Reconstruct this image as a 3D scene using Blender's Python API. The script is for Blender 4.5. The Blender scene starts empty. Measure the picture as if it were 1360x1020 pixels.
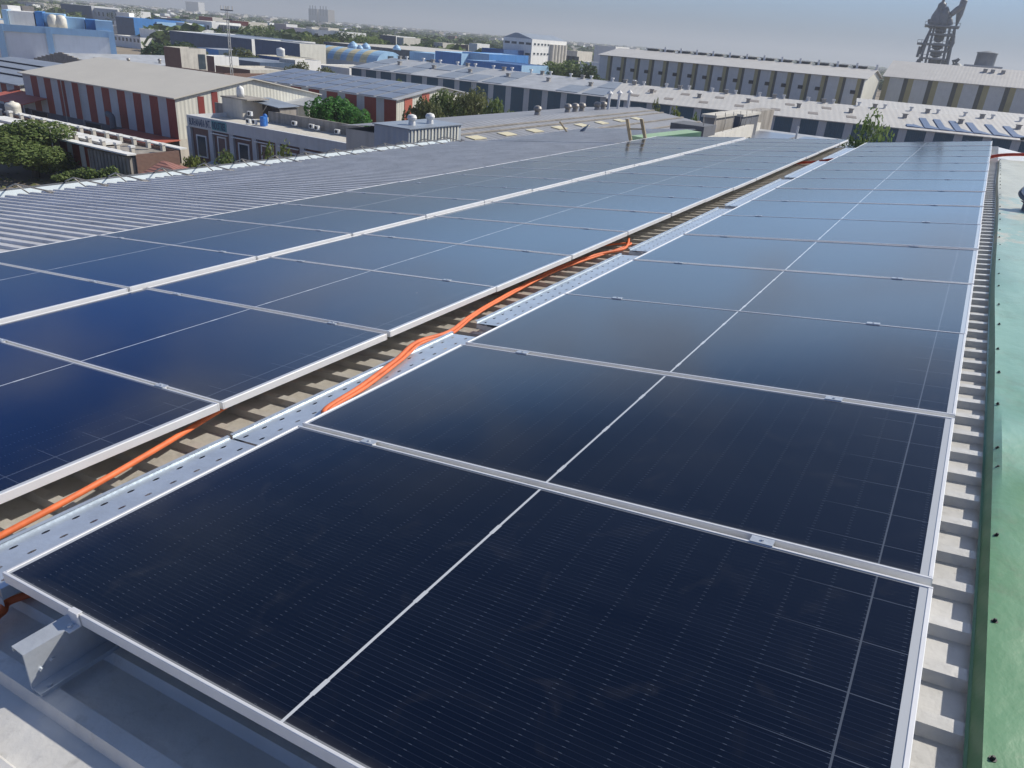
import bpy, math, random
from mathutils import Vector, Matrix
R = math.radians
random.seed(7)
SC = bpy.context.scene
COL = SC.collection

# ------------------------------------------------------------------ camera
CP = (2.0413, -1.8992, 1.5005)
RX, ROLL, RZ, F = 1.13217, 0.08251, 0.51377, 985.0
CQ = Matrix.Rotation(RZ, 3, 'Z') @ Matrix.Rotation(RX, 3, 'X') @ Matrix.Rotation(ROLL, 3, 'Z')
cd = bpy.data.cameras.new('camera'); cam = bpy.data.objects.new('camera', cd); COL.objects.link(cam)
cam.matrix_world = Matrix.Translation(CP) @ CQ.to_4x4()
cd.sensor_width = 36.0; cd.lens = 36.0 * F / 1360.0
cd.clip_start = 0.05; cd.clip_end = 20000
SC.camera = cam
# ------------------------------------------------------------------ light
SUN_AZ, SUN_EL = R(36), R(40)          # azimuth measured from +y towards +x
world = bpy.data.worlds.new('World'); SC.world = world; world.use_nodes = True
wn = world.node_tree.nodes; wl = world.node_tree.links
bg = wn['Background']; bg.inputs['Strength'].default_value = 0.088
sky = wn.new('ShaderNodeTexSky'); sky.sky_type = 'NISHITA'; sky.sun_disc = False
sky.sun_elevation = SUN_EL; sky.sun_rotation = SUN_AZ
sky.altitude = 20; sky.air_density = 1.0; sky.dust_density = 1.0; sky.ozone_density = 4.0
tint = wn.new('ShaderNodeMix'); tint.data_type = 'RGBA'; tint.blend_type = 'MULTIPLY'; tint.inputs[0].default_value = 1.0
tint.inputs[7].default_value = (1.0, 1.0, 1.06, 1)                # the phone's cool white balance
wl.new(sky.outputs[0], tint.inputs[6])
wtc = wn.new('ShaderNodeTexCoord'); wmp = wn.new('ShaderNodeMapping'); wmp.inputs['Scale'].default_value = (1.5, 1.5, 6.0)
wl.new(wtc.outputs['Generated'], wmp.inputs[0])
wnz = wn.new('ShaderNodeTexNoise'); wnz.inputs['Scale'].default_value = 3.4; wnz.inputs['Detail'].default_value = 5; wl.new(wmp.outputs[0], wnz.inputs['Vector'])
wcr = wn.new('ShaderNodeMapRange'); wcr.inputs[1].default_value = .47; wcr.inputs[2].default_value = .64; wcr.inputs[4].default_value = .62; wl.new(wnz.outputs[0], wcr.inputs[0])
wsp = wn.new('ShaderNodeSeparateXYZ'); wl.new(wtc.outputs['Generated'], wsp.inputs[0])
we = wn.new('ShaderNodeMapRange'); we.interpolation_type = 'SMOOTHSTEP'; we.inputs[1].default_value = .06; we.inputs[2].default_value = .20; wl.new(wsp.outputs[2], we.inputs[0])
we2 = wn.new('ShaderNodeMapRange'); we2.interpolation_type = 'SMOOTHSTEP'; we2.inputs[1].default_value = .30; we2.inputs[2].default_value = .46; we2.inputs[3].default_value = 1; we2.inputs[4].default_value = 0; wl.new(wsp.outputs[2], we2.inputs[0])
wm1 = wn.new('ShaderNodeMath'); wm1.operation = 'MULTIPLY'; wl.new(we.outputs[0], wm1.inputs[0]); wl.new(we2.outputs[0], wm1.inputs[1])
wm2 = wn.new('ShaderNodeMath'); wm2.operation = 'MULTIPLY'; wl.new(wm1.outputs[0], wm2.inputs[0]); wl.new(wcr.outputs[0], wm2.inputs[1])
cloud = wn.new('ShaderNodeMix'); cloud.data_type = 'RGBA'; cloud.inputs[7].default_value = (7.6, 7.8, 8.6, 1)      # thin high cloud
wl.new(wm2.outputs[0], cloud.inputs[0]); wl.new(tint.outputs[2], cloud.inputs[6])
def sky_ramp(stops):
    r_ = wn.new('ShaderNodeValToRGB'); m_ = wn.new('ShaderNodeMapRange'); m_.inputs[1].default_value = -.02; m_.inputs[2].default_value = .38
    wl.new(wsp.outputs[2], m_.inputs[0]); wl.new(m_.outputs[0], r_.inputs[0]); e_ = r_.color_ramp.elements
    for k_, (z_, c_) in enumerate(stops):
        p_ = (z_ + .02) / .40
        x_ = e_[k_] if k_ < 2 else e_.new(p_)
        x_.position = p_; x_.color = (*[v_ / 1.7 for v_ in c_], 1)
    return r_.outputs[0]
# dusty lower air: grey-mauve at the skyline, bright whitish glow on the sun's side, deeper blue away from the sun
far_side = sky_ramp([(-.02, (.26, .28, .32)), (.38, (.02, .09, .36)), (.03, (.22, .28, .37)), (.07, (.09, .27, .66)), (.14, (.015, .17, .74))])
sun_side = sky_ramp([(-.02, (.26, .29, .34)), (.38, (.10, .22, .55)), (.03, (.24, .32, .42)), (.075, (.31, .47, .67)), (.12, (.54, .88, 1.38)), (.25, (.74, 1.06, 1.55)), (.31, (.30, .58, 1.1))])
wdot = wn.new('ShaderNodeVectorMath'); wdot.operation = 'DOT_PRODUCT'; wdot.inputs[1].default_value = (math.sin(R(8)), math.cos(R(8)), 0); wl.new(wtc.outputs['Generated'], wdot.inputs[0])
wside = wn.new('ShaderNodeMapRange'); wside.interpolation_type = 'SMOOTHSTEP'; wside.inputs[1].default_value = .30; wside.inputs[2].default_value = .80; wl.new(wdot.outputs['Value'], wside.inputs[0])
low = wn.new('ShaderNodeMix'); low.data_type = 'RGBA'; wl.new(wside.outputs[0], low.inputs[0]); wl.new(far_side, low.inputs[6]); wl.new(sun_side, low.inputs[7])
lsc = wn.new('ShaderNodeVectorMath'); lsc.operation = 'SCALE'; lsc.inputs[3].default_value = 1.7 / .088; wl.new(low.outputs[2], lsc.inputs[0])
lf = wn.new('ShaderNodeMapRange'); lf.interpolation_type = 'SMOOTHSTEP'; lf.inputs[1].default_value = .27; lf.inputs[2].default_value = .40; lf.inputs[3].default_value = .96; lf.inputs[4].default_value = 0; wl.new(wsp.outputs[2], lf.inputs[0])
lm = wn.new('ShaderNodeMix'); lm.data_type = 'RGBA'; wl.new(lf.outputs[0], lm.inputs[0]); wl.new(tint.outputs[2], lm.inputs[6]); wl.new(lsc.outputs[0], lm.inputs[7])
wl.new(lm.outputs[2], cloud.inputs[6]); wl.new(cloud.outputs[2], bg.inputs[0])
sl = bpy.data.lights.new('sun', 'SUN'); sl.energy = 5.0; sl.angle = R(0.5); sl.color = (1.0, .93, .82)
sun = bpy.data.objects.new('sun', sl); COL.objects.link(sun)
SD = Vector((math.sin(SUN_AZ) * math.cos(SUN_EL), math.cos(SUN_AZ) * math.cos(SUN_EL), math.sin(SUN_EL)))
sun.rotation_euler = SD.to_track_quat('Z', 'Y').to_euler()
SC.view_settings.view_transform = 'Standard'; SC.view_settings.look = 'None'
SC.view_settings.exposure = 0.06; SC.view_settings.gamma = 1.0
SC.cycles.volume_bounces = 1

# ------------------------------------------------------------------ where the photograph's points lie in the place
def ray(px, py): return CQ @ Vector(((px - 680) / F, (510 - py) / F, -1))
O = Vector(CP)
def at_z(px, py, z): d = ray(px, py); return O + d * ((z - O.z) / d.z)
def at_x(px, py, x): d = ray(px, py); return O + d * ((x - O.x) / d.x)
def at_y(px, py, y): d = ray(px, py); return O + d * ((y - O.y) / d.y)
def at_d(px, py, D): d = ray(px, py); return O + d * (D / math.hypot(d.x, d.y))
GZ = -14.0

# ------------------------------------------------------------------ materials
def mat(name, col, rough=.6, metal=0.0, var=.12, vscale=2.0, bump=0.0, bscale=40.0, wave=None, streak=0.0, col2=None, spec=.5):
    m = bpy.data.materials.new(name); m.use_nodes = True
    n = m.node_tree.nodes; l = m.node_tree.links; b = n['Principled BSDF']
    b.inputs['Roughness'].default_value = rough; b.inputs['Metallic'].default_value = metal
    b.inputs['Specular IOR Level'].default_value = spec
    tc = n.new('ShaderNodeTexCoord')
    nz = n.new('ShaderNodeTexNoise'); nz.inputs['Scale'].default_value = vscale; nz.inputs['Detail'].default_value = 6
    nz.inputs['Roughness'].default_value = .65
    l.new(tc.outputs['Object'], nz.inputs['Vector'])
    rmp = n.new('ShaderNodeMapRange'); rmp.inputs[1].default_value = .3; rmp.inputs[2].default_value = .7
    l.new(nz.outputs[0], rmp.inputs[0])
    mx = n.new('ShaderNodeMix'); mx.data_type = 'RGBA'
    c = Vector(col)
    if col2 is None:
        a_, b_ = c * (1 - var), c * (1 + var)
    else: a_, b_ = c, Vector(col2)
    mx.inputs[6].default_value = (*a_, 1); mx.inputs[7].default_value = (*b_, 1)
    l.new(rmp.outputs[0], mx.inputs[0]); last = mx.outputs[2]
    if streak:
        mp = n.new('ShaderNodeMapping'); mp.inputs['Scale'].default_value = (1.6, 1.6, .12)
        l.new(tc.outputs['Object'], mp.inputs[0])
        n2 = n.new('ShaderNodeTexNoise'); n2.inputs['Scale'].default_value = 1.5; n2.inputs['Detail'].default_value = 5
        l.new(mp.outputs[0], n2.inputs['Vector'])
        r2 = n.new('ShaderNodeMapRange'); r2.inputs[1].default_value = .45; r2.inputs[2].default_value = .75; r2.inputs[4].default_value = streak
        l.new(n2.outputs[0], r2.inputs[0])
        m2 = n.new('ShaderNodeMix'); m2.data_type = 'RGBA'; m2.inputs[7].default_value = (*(c * .35), 1)
        l.new(r2.outputs[0], m2.inputs[0]); l.new(last, m2.inputs[6]); last = m2.outputs[2]
    l.new(last, b.inputs['Base Color'])
    h = None
    if wave:                                       # corrugation: (axis, pitch, strength)
        ax, pitch, st = wave
        w = n.new('ShaderNodeTexWave'); w.wave_type = 'BANDS'; w.bands_direction = ax; w.wave_profile = 'SIN'
        w.inputs['Scale'].default_value = 2 * math.pi / (20.0 * pitch) * 1.0
        w.inputs['Distortion'].default_value = 0
        l.new(tc.outputs['Object'], w.inputs['Vector'])
        bp = n.new('ShaderNodeBump'); bp.inputs['Strength'].default_value = st; bp.inputs['Distance'].default_value = .05
        l.new(w.outputs[1], bp.inputs['Height']); h = bp
        l.new(bp.outputs[0], b.inputs['Normal'])
    if bump:
        n3 = n.new('ShaderNodeTexNoise'); n3.inputs['Scale'].default_value = bscale; n3.inputs['Detail'].default_value = 4
        l.new(tc.outputs['Object'], n3.inputs['Vector'])
        bp = n.new('ShaderNodeBump'); bp.inputs['Strength'].default_value = bump; bp.inputs['Distance'].default_value = .02
        l.new(n3.outputs[0], bp.inputs['Height'])
        if h: l.new(h.outputs[0], bp.inputs['Normal'])
        l.new(bp.outputs[0], b.inputs['Normal'])
    return m

def brick_mat(name, c1, c2, mortar, scale=1.0):
    m = mat(name, c1, .9); n = m.node_tree.nodes; l = m.node_tree.links; b = n['Principled BSDF']
    tc = n['Texture Coordinate'] if 'Texture Coordinate' in n else n.new('ShaderNodeTexCoord')
    sp = n.new('ShaderNodeSeparateXYZ'); l.new(tc.outputs['Object'], sp.inputs[0])
    ad = n.new('ShaderNodeMath'); l.new(sp.outputs[0], ad.inputs[0]); l.new(sp.outputs[1], ad.inputs[1])
    cb = n.new('ShaderNodeCombineXYZ'); l.new(ad.outputs[0], cb.inputs[0]); l.new(sp.outputs[2], cb.inputs[1])
    t = n.new('ShaderNodeTexBrick'); t.inputs['Scale'].default_value = 2.2 * scale
    t.inputs['Color1'].default_value = (*c1, 1); t.inputs['Color2'].default_value = (*c2, 1); t.inputs['Mortar'].default_value = (*mortar, 1)
    l.new(cb.outputs[0], t.inputs[0]); l.new(t.outputs[0], b.inputs['Base Color'])
    return m

def leaf_mat(name, c1, c2):
    m = bpy.data.materials.new(name); m.use_nodes = True
    n = m.node_tree.nodes; l = m.node_tree.links; b = n['Principled BSDF']
    b.inputs['Roughness'].default_value = .6; b.inputs['Specular IOR Level'].default_value = .25
    g = n.new('ShaderNodeNewGeometry')
    mx = n.new('ShaderNodeMix'); mx.data_type = 'RGBA'
    mx.inputs[6].default_value = (*c1, 1); mx.inputs[7].default_value = (*c2, 1)
    l.new(g.outputs['Random Per Island'], mx.inputs[0]); l.new(mx.outputs[2], b.inputs['Base Color'])
    tr = n.new('ShaderNodeBsdfTranslucent'); l.new(mx.outputs[2], tr.inputs[0])
    ms = n.new('ShaderNodeMixShader'); ms.inputs[0].default_value = .42
    l.new(b.outputs[0], ms.inputs[1]); l.new(tr.outputs[0], ms.inputs[2])
    l.new(ms.outputs[0], n['Material Output'].inputs[0])
    return m

def glass_panel_mat():
    m = bpy.data.materials.new('solar_cells'); m.use_nodes = True
    n = m.node_tree.nodes; l = m.node_tree.links; b = n['Principled BSDF']
    tc = n.new('ShaderNodeTexCoord'); sp = n.new('ShaderNodeSeparateXYZ'); l.new(tc.outputs['Object'], sp.inputs[0])
    ge = n.new('ShaderNodeNewGeometry')
    def M(op, a, c=None, d=None):
        x = n.new('ShaderNodeMath'); x.operation = op
        for i, v in enumerate((a, c, d)):
            if v is None: continue
            if isinstance(v, (int, float)): x.inputs[i].default_value = v
            else: l.new(v, x.inputs[i])
        return x.outputs[0]
    X, Y = sp.outputs[0], sp.outputs[1]
    # fine busbar wires along x, every 16 mm
    fy = M('FRACT', M('DIVIDE', Y, .0160)); wire = M('LESS_THAN', fy, .085)
    # little solder dashes in columns
    fx = M('FRACT', M('DIVIDE', X, .0913)); dash = M('MULTIPLY', M('LESS_THAN', M('ABSOLUTE', M('SUBTRACT', fx, .5)), .045), M('LESS_THAN', fy, .11))
    # cell gaps
    cx = M('LESS_THAN', M('ABSOLUTE', M('SUBTRACT', fx, 0.5)), 1.0)
    gy = M('LESS_THAN', M('ABSOLUTE', M('SUBTRACT', M('FRACT', M('DIVIDE', M('ADD', Y, -.021), .182)), .5)), .006)
    nz = n.new('ShaderNodeTexNoise'); nz.inputs['Scale'].default_value = 2.2; nz.inputs['Detail'].default_value = 5
    l.new(ge.outputs['Position'], nz.inputs['Vector'])
    nz2 = n.new('ShaderNodeTexNoise'); nz2.inputs['Scale'].default_value = .55; nz2.inputs['Detail'].default_value = 3
    l.new(ge.outputs['Position'], nz2.inputs['Vector'])
    mp = n.new('ShaderNodeMapping'); mp.inputs['Scale'].default_value = (1.2, 9, 1); l.new(ge.outputs['Position'], mp.inputs[0])
    nz3 = n.new('ShaderNodeTexNoise'); nz3.inputs['Scale'].default_value = 1.6; nz3.inputs['Detail'].default_value = 6
    l.new(mp.outputs[0], nz3.inputs['Vector'])
    # strength of the wire pattern varies over the cell
    band = M('ADD', .75, M('MULTIPLY', .25, M('LESS_THAN', M('FRACT', M('DIVIDE', X, .1826)), .5)))
    wv = M('MULTIPLY', wire, M('MULTIPLY', band, M('MULTIPLY', nz.outputs[0], .13)))
    dv = M('MULTIPLY', dash, .26)
    near = n.new('ShaderNodeMapRange').outputs[0]; near.node.inputs[1].default_value = 1.90; near.node.inputs[2].default_value = 2.13; l.new(X, near.node.inputs[0])
    gx = M('LESS_THAN', M('ABSOLUTE', M('SUBTRACT', X, 2.150)), .0022)
    gv = M('MULTIPLY', M('MAXIMUM', gx, M('MULTIPLY', gy, near)), .42)
    tot = M('MAXIMUM', M('MAXIMUM', wv, dv), gv)
    # borders of the back sheet and centre gap are white
    bl = M('MAXIMUM', M('LESS_THAN', X, .024), M('GREATER_THAN', X, 2.278 - .030))
    bl2 = M('MAXIMUM', M('LESS_THAN', Y, .0145), M('GREATER_THAN', Y, 1.134 - .0145))
    cxd = M('ABSOLUTE', M('SUBTRACT', X, 1.139))
    tabs = M('MULTIPLY', M('LESS_THAN', M('ABSOLUTE', M('SUBTRACT', M('FRACT', M('DIVIDE', M('ADD', Y, .06), .364)), .5)), .07), .0022)
    cen = M('LESS_THAN', cxd, M('ADD', .0042, tabs))
    bord = M('MAXIMUM', M('MULTIPLY', bl, .9), M('MAXIMUM', M('MULTIPLY', bl2, .35), cen))
    c1 = n.new('ShaderNodeMix'); c1.data_type = 'RGBA'
    c1.inputs[6].default_value = (.0006, .0020, .0085, 1); c1.inputs[7].default_value = (.001, .003, .0125, 1); l.new(nz.outputs[0], c1.inputs[0])
    c2 = n.new('ShaderNodeMix'); c2.data_type = 'RGBA'; c2.inputs[7].default_value = (.17, .20, .25, 1)
    l.new(c1.outputs[2], c2.inputs[6]); l.new(tot, c2.inputs[0])
    c3 = n.new('ShaderNodeMix'); c3.data_type = 'RGBA'; c3.inputs[7].default_value = (.5, .53, .56, 1)
    l.new(c2.outputs[2], c3.inputs[6]); l.new(bord, c3.inputs[0])
    # thin dust film
    dm = n.new('ShaderNodeMapRange'); dm.inputs[1].default_value = .35; dm.inputs[2].default_value = .75; dm.inputs[3].default_value = .0; dm.inputs[4].default_value = .020
    l.new(M('MULTIPLY', M('ADD', nz2.outputs[0], nz3.outputs[0]), .5), dm.inputs[0])
    c4 = n.new('ShaderNodeMix'); c4.data_type = 'RGBA'; c4.inputs[7].default_value = (.20, .25, .34, 1)
    l.new(c3.outputs[2], c4.inputs[6]); l.new(dm.outputs[0], c4.inputs[0])
    def MR(v, a, c, o0=0.0, o1=1.0):
        q = n.new('ShaderNodeMapRange'); q.inputs[1].default_value = a; q.inputs[2].default_value = c; q.inputs[3].default_value = o0; q.inputs[4].default_value = o1; l.new(v, q.inputs[0]); return q.outputs[0]
    edge = M('MAXIMUM', MR(M('ADD', X, M('MULTIPLY', nz.outputs[0], .10)), .17, .06), MR(M('ADD', Y, M('MULTIPLY', nz3.outputs[0], .07)), .085, .045))
    nz4 = n.new('ShaderNodeTexNoise'); nz4.inputs['Scale'].default_value = 5.5; nz4.inputs['Detail'].default_value = 8; nz4.inputs['Distortion'].default_value = 1.2; l.new(ge.outputs['Position'], nz4.inputs['Vector'])
    smear = M('MULTIPLY', MR(nz4.outputs[0], .58, .78), .024)
    vo = n.new('ShaderNodeTexVoronoi'); vo.inputs['Scale'].default_value = 3.3; l.new(ge.outputs['Position'], vo.inputs['Vector'])
    vsp = n.new('ShaderNodeSeparateXYZ'); l.new(vo.outputs['Color'], vsp.inputs[0])
    drop = M('MULTIPLY', M('MULTIPLY', M('LESS_THAN', M('ADD', vo.outputs['Distance'], M('MULTIPLY', nz4.outputs[0], .05)), .052), M('GREATER_THAN', vsp.outputs[0], .90)), .28)
    c5 = n.new('ShaderNodeMix'); c5.data_type = 'RGBA'; c5.inputs[7].default_value = (.40, .38, .35, 1)
    l.new(c4.outputs[2], c5.inputs[6]); l.new(M('MAXIMUM', M('ADD', M('MULTIPLY', edge, .04), smear), drop), c5.inputs[0])
    l.new(c5.outputs[2], b.inputs['Base Color'])
    rr = n.new('ShaderNodeMapRange'); rr.inputs[3].default_value = .05; rr.inputs[4].default_value = .16
    l.new(nz2.outputs[0], rr.inputs[0]); l.new(rr.outputs[0], b.inputs['Roughness'])
    b.inputs['IOR'].default_value = 1.42; b.inputs['Specular Tint'].default_value = (.62, .82, 1.0, 1)      # anti-reflective glass
    bp = n.new('ShaderNodeBump'); bp.inputs['Strength'].default_value = .02; bp.inputs['Distance'].default_value = .01
    l.new(nz.outputs[0], bp.inputs['Height']); l.new(bp.outputs[0], b.inputs['Normal'])
    return m

def ridge_sheet_mat():
    m = bpy.data.materials.new('weathered_green_sheet'); m.use_nodes = True
    n = m.node_tree.nodes; l = m.node_tree.links; b = n['Principled BSDF']; b.inputs['Roughness'].default_value = .42
    g = n.new('ShaderNodeNewGeometry'); sp = n.new('ShaderNodeSeparateXYZ'); l.new(g.outputs['Position'], sp.inputs[0])
    mp = n.new('ShaderNodeMapping'); mp.inputs['Scale'].default_value = (1.6, 1.1, 1); l.new(g.outputs['Position'], mp.inputs[0])
    nz = n.new('ShaderNodeTexNoise'); nz.inputs['Scale'].default_value = 1.7; nz.inputs['Detail'].default_value = 7; l.new(mp.outputs[0], nz.inputs['Vector'])
    ad = n.new('ShaderNodeMath'); ad.operation = 'MULTIPLY_ADD'; ad.inputs[1].default_value = 3.0; l.new(nz.outputs[0], ad.inputs[0]); l.new(sp.outputs[1], ad.inputs[2])
    cr = n.new('ShaderNodeValToRGB'); mr = n.new('ShaderNodeMapRange'); mr.inputs[1].default_value = -1.0; mr.inputs[2].default_value = 9.0
    l.new(ad.outputs[0], mr.inputs[0]); l.new(mr.outputs[0], cr.inputs[0])
    e = cr.color_ramp.elements
    e[0].position = 0.0; e[0].color = (.085, .215, .105, 1); e[1].position = .30; e[1].color = (.12, .27, .145, 1)
    for p, c in ((.42, (.17, .35, .28, 1)), (.60, (.22, .40, .34, 1)), (1.0, (.31, .45, .42, 1))):
        x = e.new(p); x.color = c
    n2 = n.new('ShaderNodeTexNoise'); n2.inputs['Scale'].default_value = 2.0; n2.inputs['Detail'].default_value = 9; n2.inputs['Roughness'].default_value = .7
    l.new(mp.outputs[0], n2.inputs['Vector'])
    a2 = n.new('ShaderNodeMath'); a2.operation = 'MULTIPLY_ADD'; a2.inputs[1].default_value = .045; l.new(sp.outputs[1], a2.inputs[0]); l.new(n2.outputs[0], a2.inputs[2])
    r2 = n.new('ShaderNodeMapRange'); r2.inputs[1].default_value = .80; r2.inputs[2].default_value = .86; r2.inputs[4].default_value = .85; l.new(a2.outputs[0], r2.inputs[0])
    mx = n.new('ShaderNodeMix'); mx.data_type = 'RGBA'; mx.inputs[7].default_value = (.50, .50, .42, 1)
    l.new(cr.outputs[0], mx.inputs[6]); l.new(r2.outputs[0], mx.inputs[0]); n5 = n.new('ShaderNodeTexNoise'); n5.inputs['Scale'].default_value = 6; n5.inputs['Detail'].default_value = 9; n5.inputs['Roughness'].default_value = .75; l.new(g.outputs['Position'], n5.inputs['Vector'])
    r5 = n.new('ShaderNodeMapRange'); r5.inputs[1].default_value = .52; r5.inputs[2].default_value = .80; r5.inputs[4].default_value = .55; l.new(n5.outputs[0], r5.inputs[0])
    m5 = n.new('ShaderNodeMix'); m5.data_type = 'RGBA'; m5.inputs[7].default_value = (.16, .17, .12, 1); l.new(mx.outputs[2], m5.inputs[6]); l.new(r5.outputs[0], m5.inputs[0]); l.new(m5.outputs[2], b.inputs['Base Color'])
    bp = n.new('ShaderNodeBump'); bp.inputs['Strength'].default_value = .8; bp.inputs['Distance'].default_value = .03
    l.new(nz.outputs[0], bp.inputs['Height']); l.new(bp.outputs[0], b.inputs['Normal'])
    return m

M = {}
M['alu'] = mat('brushed_aluminium', (.74, .75, .76), .42, .25, .06, 6)
M['galv'] = mat('galvanised_steel', (.52, .56, .60), .38, .45, .12, 9, .08, 60)
M['galv2'] = mat('galvanised_walkway', (.50, .56, .62), .36, .5, .16, 5, .05, 60)
M['roofsheet'] = mat('weathered_zinc_sheet', (.52, .515, .49), .34, .15, .22, 1.6, .2, 22, col2=(.70, .695, .67))
def brown_dust(m):       # dust and rust that has washed into the open channel between the rows
    n = m.node_tree.nodes; l = m.node_tree.links; b = n['Principled BSDF']; src = b.inputs['Base Color'].links[0].from_socket
    g = n.new('ShaderNodeNewGeometry'); sp = n.new('ShaderNodeSeparateXYZ'); l.new(g.outputs['Position'], sp.inputs[0])
    a = n.new('ShaderNodeMath'); a.operation = 'ADD'; a.inputs[1].default_value = .42; l.new(sp.outputs[0], a.inputs[0])
    c = n.new('ShaderNodeMath'); c.operation = 'ABSOLUTE'; l.new(a.outputs[0], c.inputs[0])
    nz = n.new('ShaderNodeTexNoise'); nz.inputs['Scale'].default_value = 7; nz.inputs['Detail'].default_value = 7; l.new(g.outputs['Position'], nz.inputs['Vector'])
    d = n.new('ShaderNodeMath'); d.operation = 'MULTIPLY_ADD'; d.inputs[1].default_value = .5; l.new(nz.outputs[0], d.inputs[0]); l.new(c.outputs[0], d.inputs[2])
    r_ = n.new('ShaderNodeMapRange'); r_.inputs[1].default_value = .35; r_.inputs[2].default_value = .72; r_.inputs[3].default_value = .5; r_.inputs[4].default_value = 0; l.new(d.outputs[0], r_.inputs[0])
    mx = n.new('ShaderNodeMix'); mx.data_type = 'RGBA'; mx.inputs[7].default_value = (.33, .285, .21, 1); l.new(src, mx.inputs[6]); l.new(r_.outputs[0], mx.inputs[0])
    n5 = n.new('ShaderNodeTexNoise'); n5.inputs['Scale'].default_value = 11; n5.inputs['Detail'].default_value = 9; n5.inputs['Roughness'].default_value = .7; l.new(g.outputs['Position'], n5.inputs['Vector'])
    r5 = n.new('ShaderNodeMapRange'); r5.inputs[1].default_value = .55; r5.inputs[2].default_value = .75; r5.inputs[4].default_value = .45; l.new(n5.outputs[0], r5.inputs[0])
    m5 = n.new('ShaderNodeMix'); m5.data_type = 'RGBA'; m5.inputs[7].default_value = (.20, .185, .15, 1); l.new(mx.outputs[2], m5.inputs[6]); l.new(r5.outputs[0], m5.inputs[0]); l.new(m5.outputs[2], b.inputs['Base Color'])
brown_dust(M['roofsheet'])
M['cells'] = glass_panel_mat()
M['greencap'] = ridge_sheet_mat()
M['orange'] = mat('orange_sleeve', (.66, .15, .045), .6, 0, .22, 14)
M['redcable'] = mat('red_sleeve', (.50, .06, .03), .5)
M['black'] = mat('black_plastic', (.015, .015, .018), .5)
M['dark'] = mat('dark_recess', (.025, .028, .035), .8)
M['whitegutter'] = mat('white_gutter_sheet', (.62, .68, .70), .4, .1, .06, 1)
M['cream_roof'] = mat('cream_sheet_roof', (.50, .49, .46), .55, .1, .07, .35, 0, 40, ('X', .9, .25))
M['grey_roof'] = mat('plain_grey_roof', (.52, .50, .44), .6, .05, .05, .25, 0, 40, ('X', .8, .12))
M['blue_roof'] = mat('bluegrey_sheet_roof', (.27, .31, .36), .5, .2, .12, .5, 0, 40, ('X', .6, .3))
M['solar_far'] = mat('far_solar_sheet', (.16, .18, .22), .3, .1, .2, .4, spec=.6)
M['pale_roof'] = mat('grey_ribbed_roof', (.26, .27, .29), .6, .1, .15, .4, 0, 40, ('Y', .5, .5))
M['light_roof'] = mat('light_strip_roof', (.40, .42, .44), .55, .1, .2, .4, 0, 40, ('X', .7, .3))
M['red'] = mat('oxide_red_cladding', (.215, .03, .025), .55, 0, .12, .8, 0, 40, ('X', .25, .3), .2)
M['white_clad'] = mat('pale_grey_cladding', (.42, .46, .49), .55, 0, .08, .8, 0, 40, ('X', .25, .3), .15)
M['pale_clad'] = mat('pale_blue_grey_cladding', (.55, .57, .56), .55, 0, .08, .8, 0, 40, ('X', .4, .3), .12)
M['cream_clad'] = mat('cream_cladding', (.62, .62, .55), .55, 0, .07, .8, 0, 40, ('Y', .5, .5), .2)
M['teal'] = mat('deep_teal_cladding', (.010, .070, .125), .5, 0, .12, .6, 0, 40, ('X', .3, .3), .2)
M['conc'] = mat('stained_concrete', (.30, .28, .25), .9, 0, .25, .9, .2, 8, None, .55)
M['lightconc'] = mat('pale_render', (.55, .53, .47), .85, 0, .12, .7, 0, 8, None, .35)
M['white'] = mat('white_paint', (.74, .75, .73), .7, 0, .06, .5, 0, 8, None, .18)
M['darkwall'] = mat('dark_grey_wall', (.12, .13, .15), .85, 0, .2, .7, 0, 8, None, .3)
M['brick'] = brick_mat('red_brown_brick', (.14, .07, .055), (.19, .10, .075), (.22, .19, .17))
M['plum'] = mat('brown_plum_render', (.20, .125, .11), .85, 0, .15, .7, 0, 8, None, .25)
M['bluewhite'] = mat('pale_blue_trim', (.54, .56, .57), .6, 0, .08, .7, 0, 8, None, .15)
M['blue'] = mat('bright_blue_paint', (.05, .21, .52), .5, 0, .1, .5, 0, 8, None, .2)
M['skyblue'] = mat('sky_blue_paint', (.32, .52, .72), .5, 0, .08, .5, 0, 8, None, .15)
M['deepblue'] = mat('deep_blue_paint', (.02, .09, .26), .5, 0, .1, .5, 0, 8, None, .2)
M['navyclad'] = mat('slate_blue_cladding', (.05, .09, .16), .5, 0, .15, .5, 0, 8, ('X', .5, .3), .2)
M['khaki'] = mat('khaki_cladding', (.34, .30, .15), .6, 0, .1, .5)
M['louvre'] = mat('dark_louvre', (.07, .075, .07), .7, 0, .3, 3)
M['winglass'] = mat('window_glass', (.05, .07, .09), .12, 0, .2, 1)
M['tile'] = mat('dusty_red_sheet', (.30, .14, .11), .7, 0, .15, .8, 0, 40, ('Y', .35, .7))
M['canopy'] = mat('faded_red_canopy', (.45, .12, .08), .6, 0, .12, .8)
M['brownsheet'] = mat('brown_skylight_sheet', (.24, .21, .18), .5, 0, .15, 1)
M['shadowblue'] = mat('shadow_blue_sheet', (.10, .16, .28), .5, 0, .15, .6)  # dark blue standing for the vent shadows on the cream roof
M['brightwhite'] = mat('bright_white_cladding', (.84, .86, .86), .6, 0, .05, .5, 0, 8, None, .10)
M['skylight'] = mat('yellow_skylight', (.62, .55, .34), .4, 0, .15, 1.5)
M['tank'] = mat('cream_tank', (.66, .64, .56), .5)
M['tarp'] = mat('pale_green_tarp', (.36, .53, .34), .6, 0, .12, .8, .1, 3)
M['timber'] = mat('weathered_timber', (.30, .25, .17), .8, 0, .25, 6)
M['steel_dark'] = mat('dusty_plant_steel', (.12, .14, .165), .6, .2, .3, .25)
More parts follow.
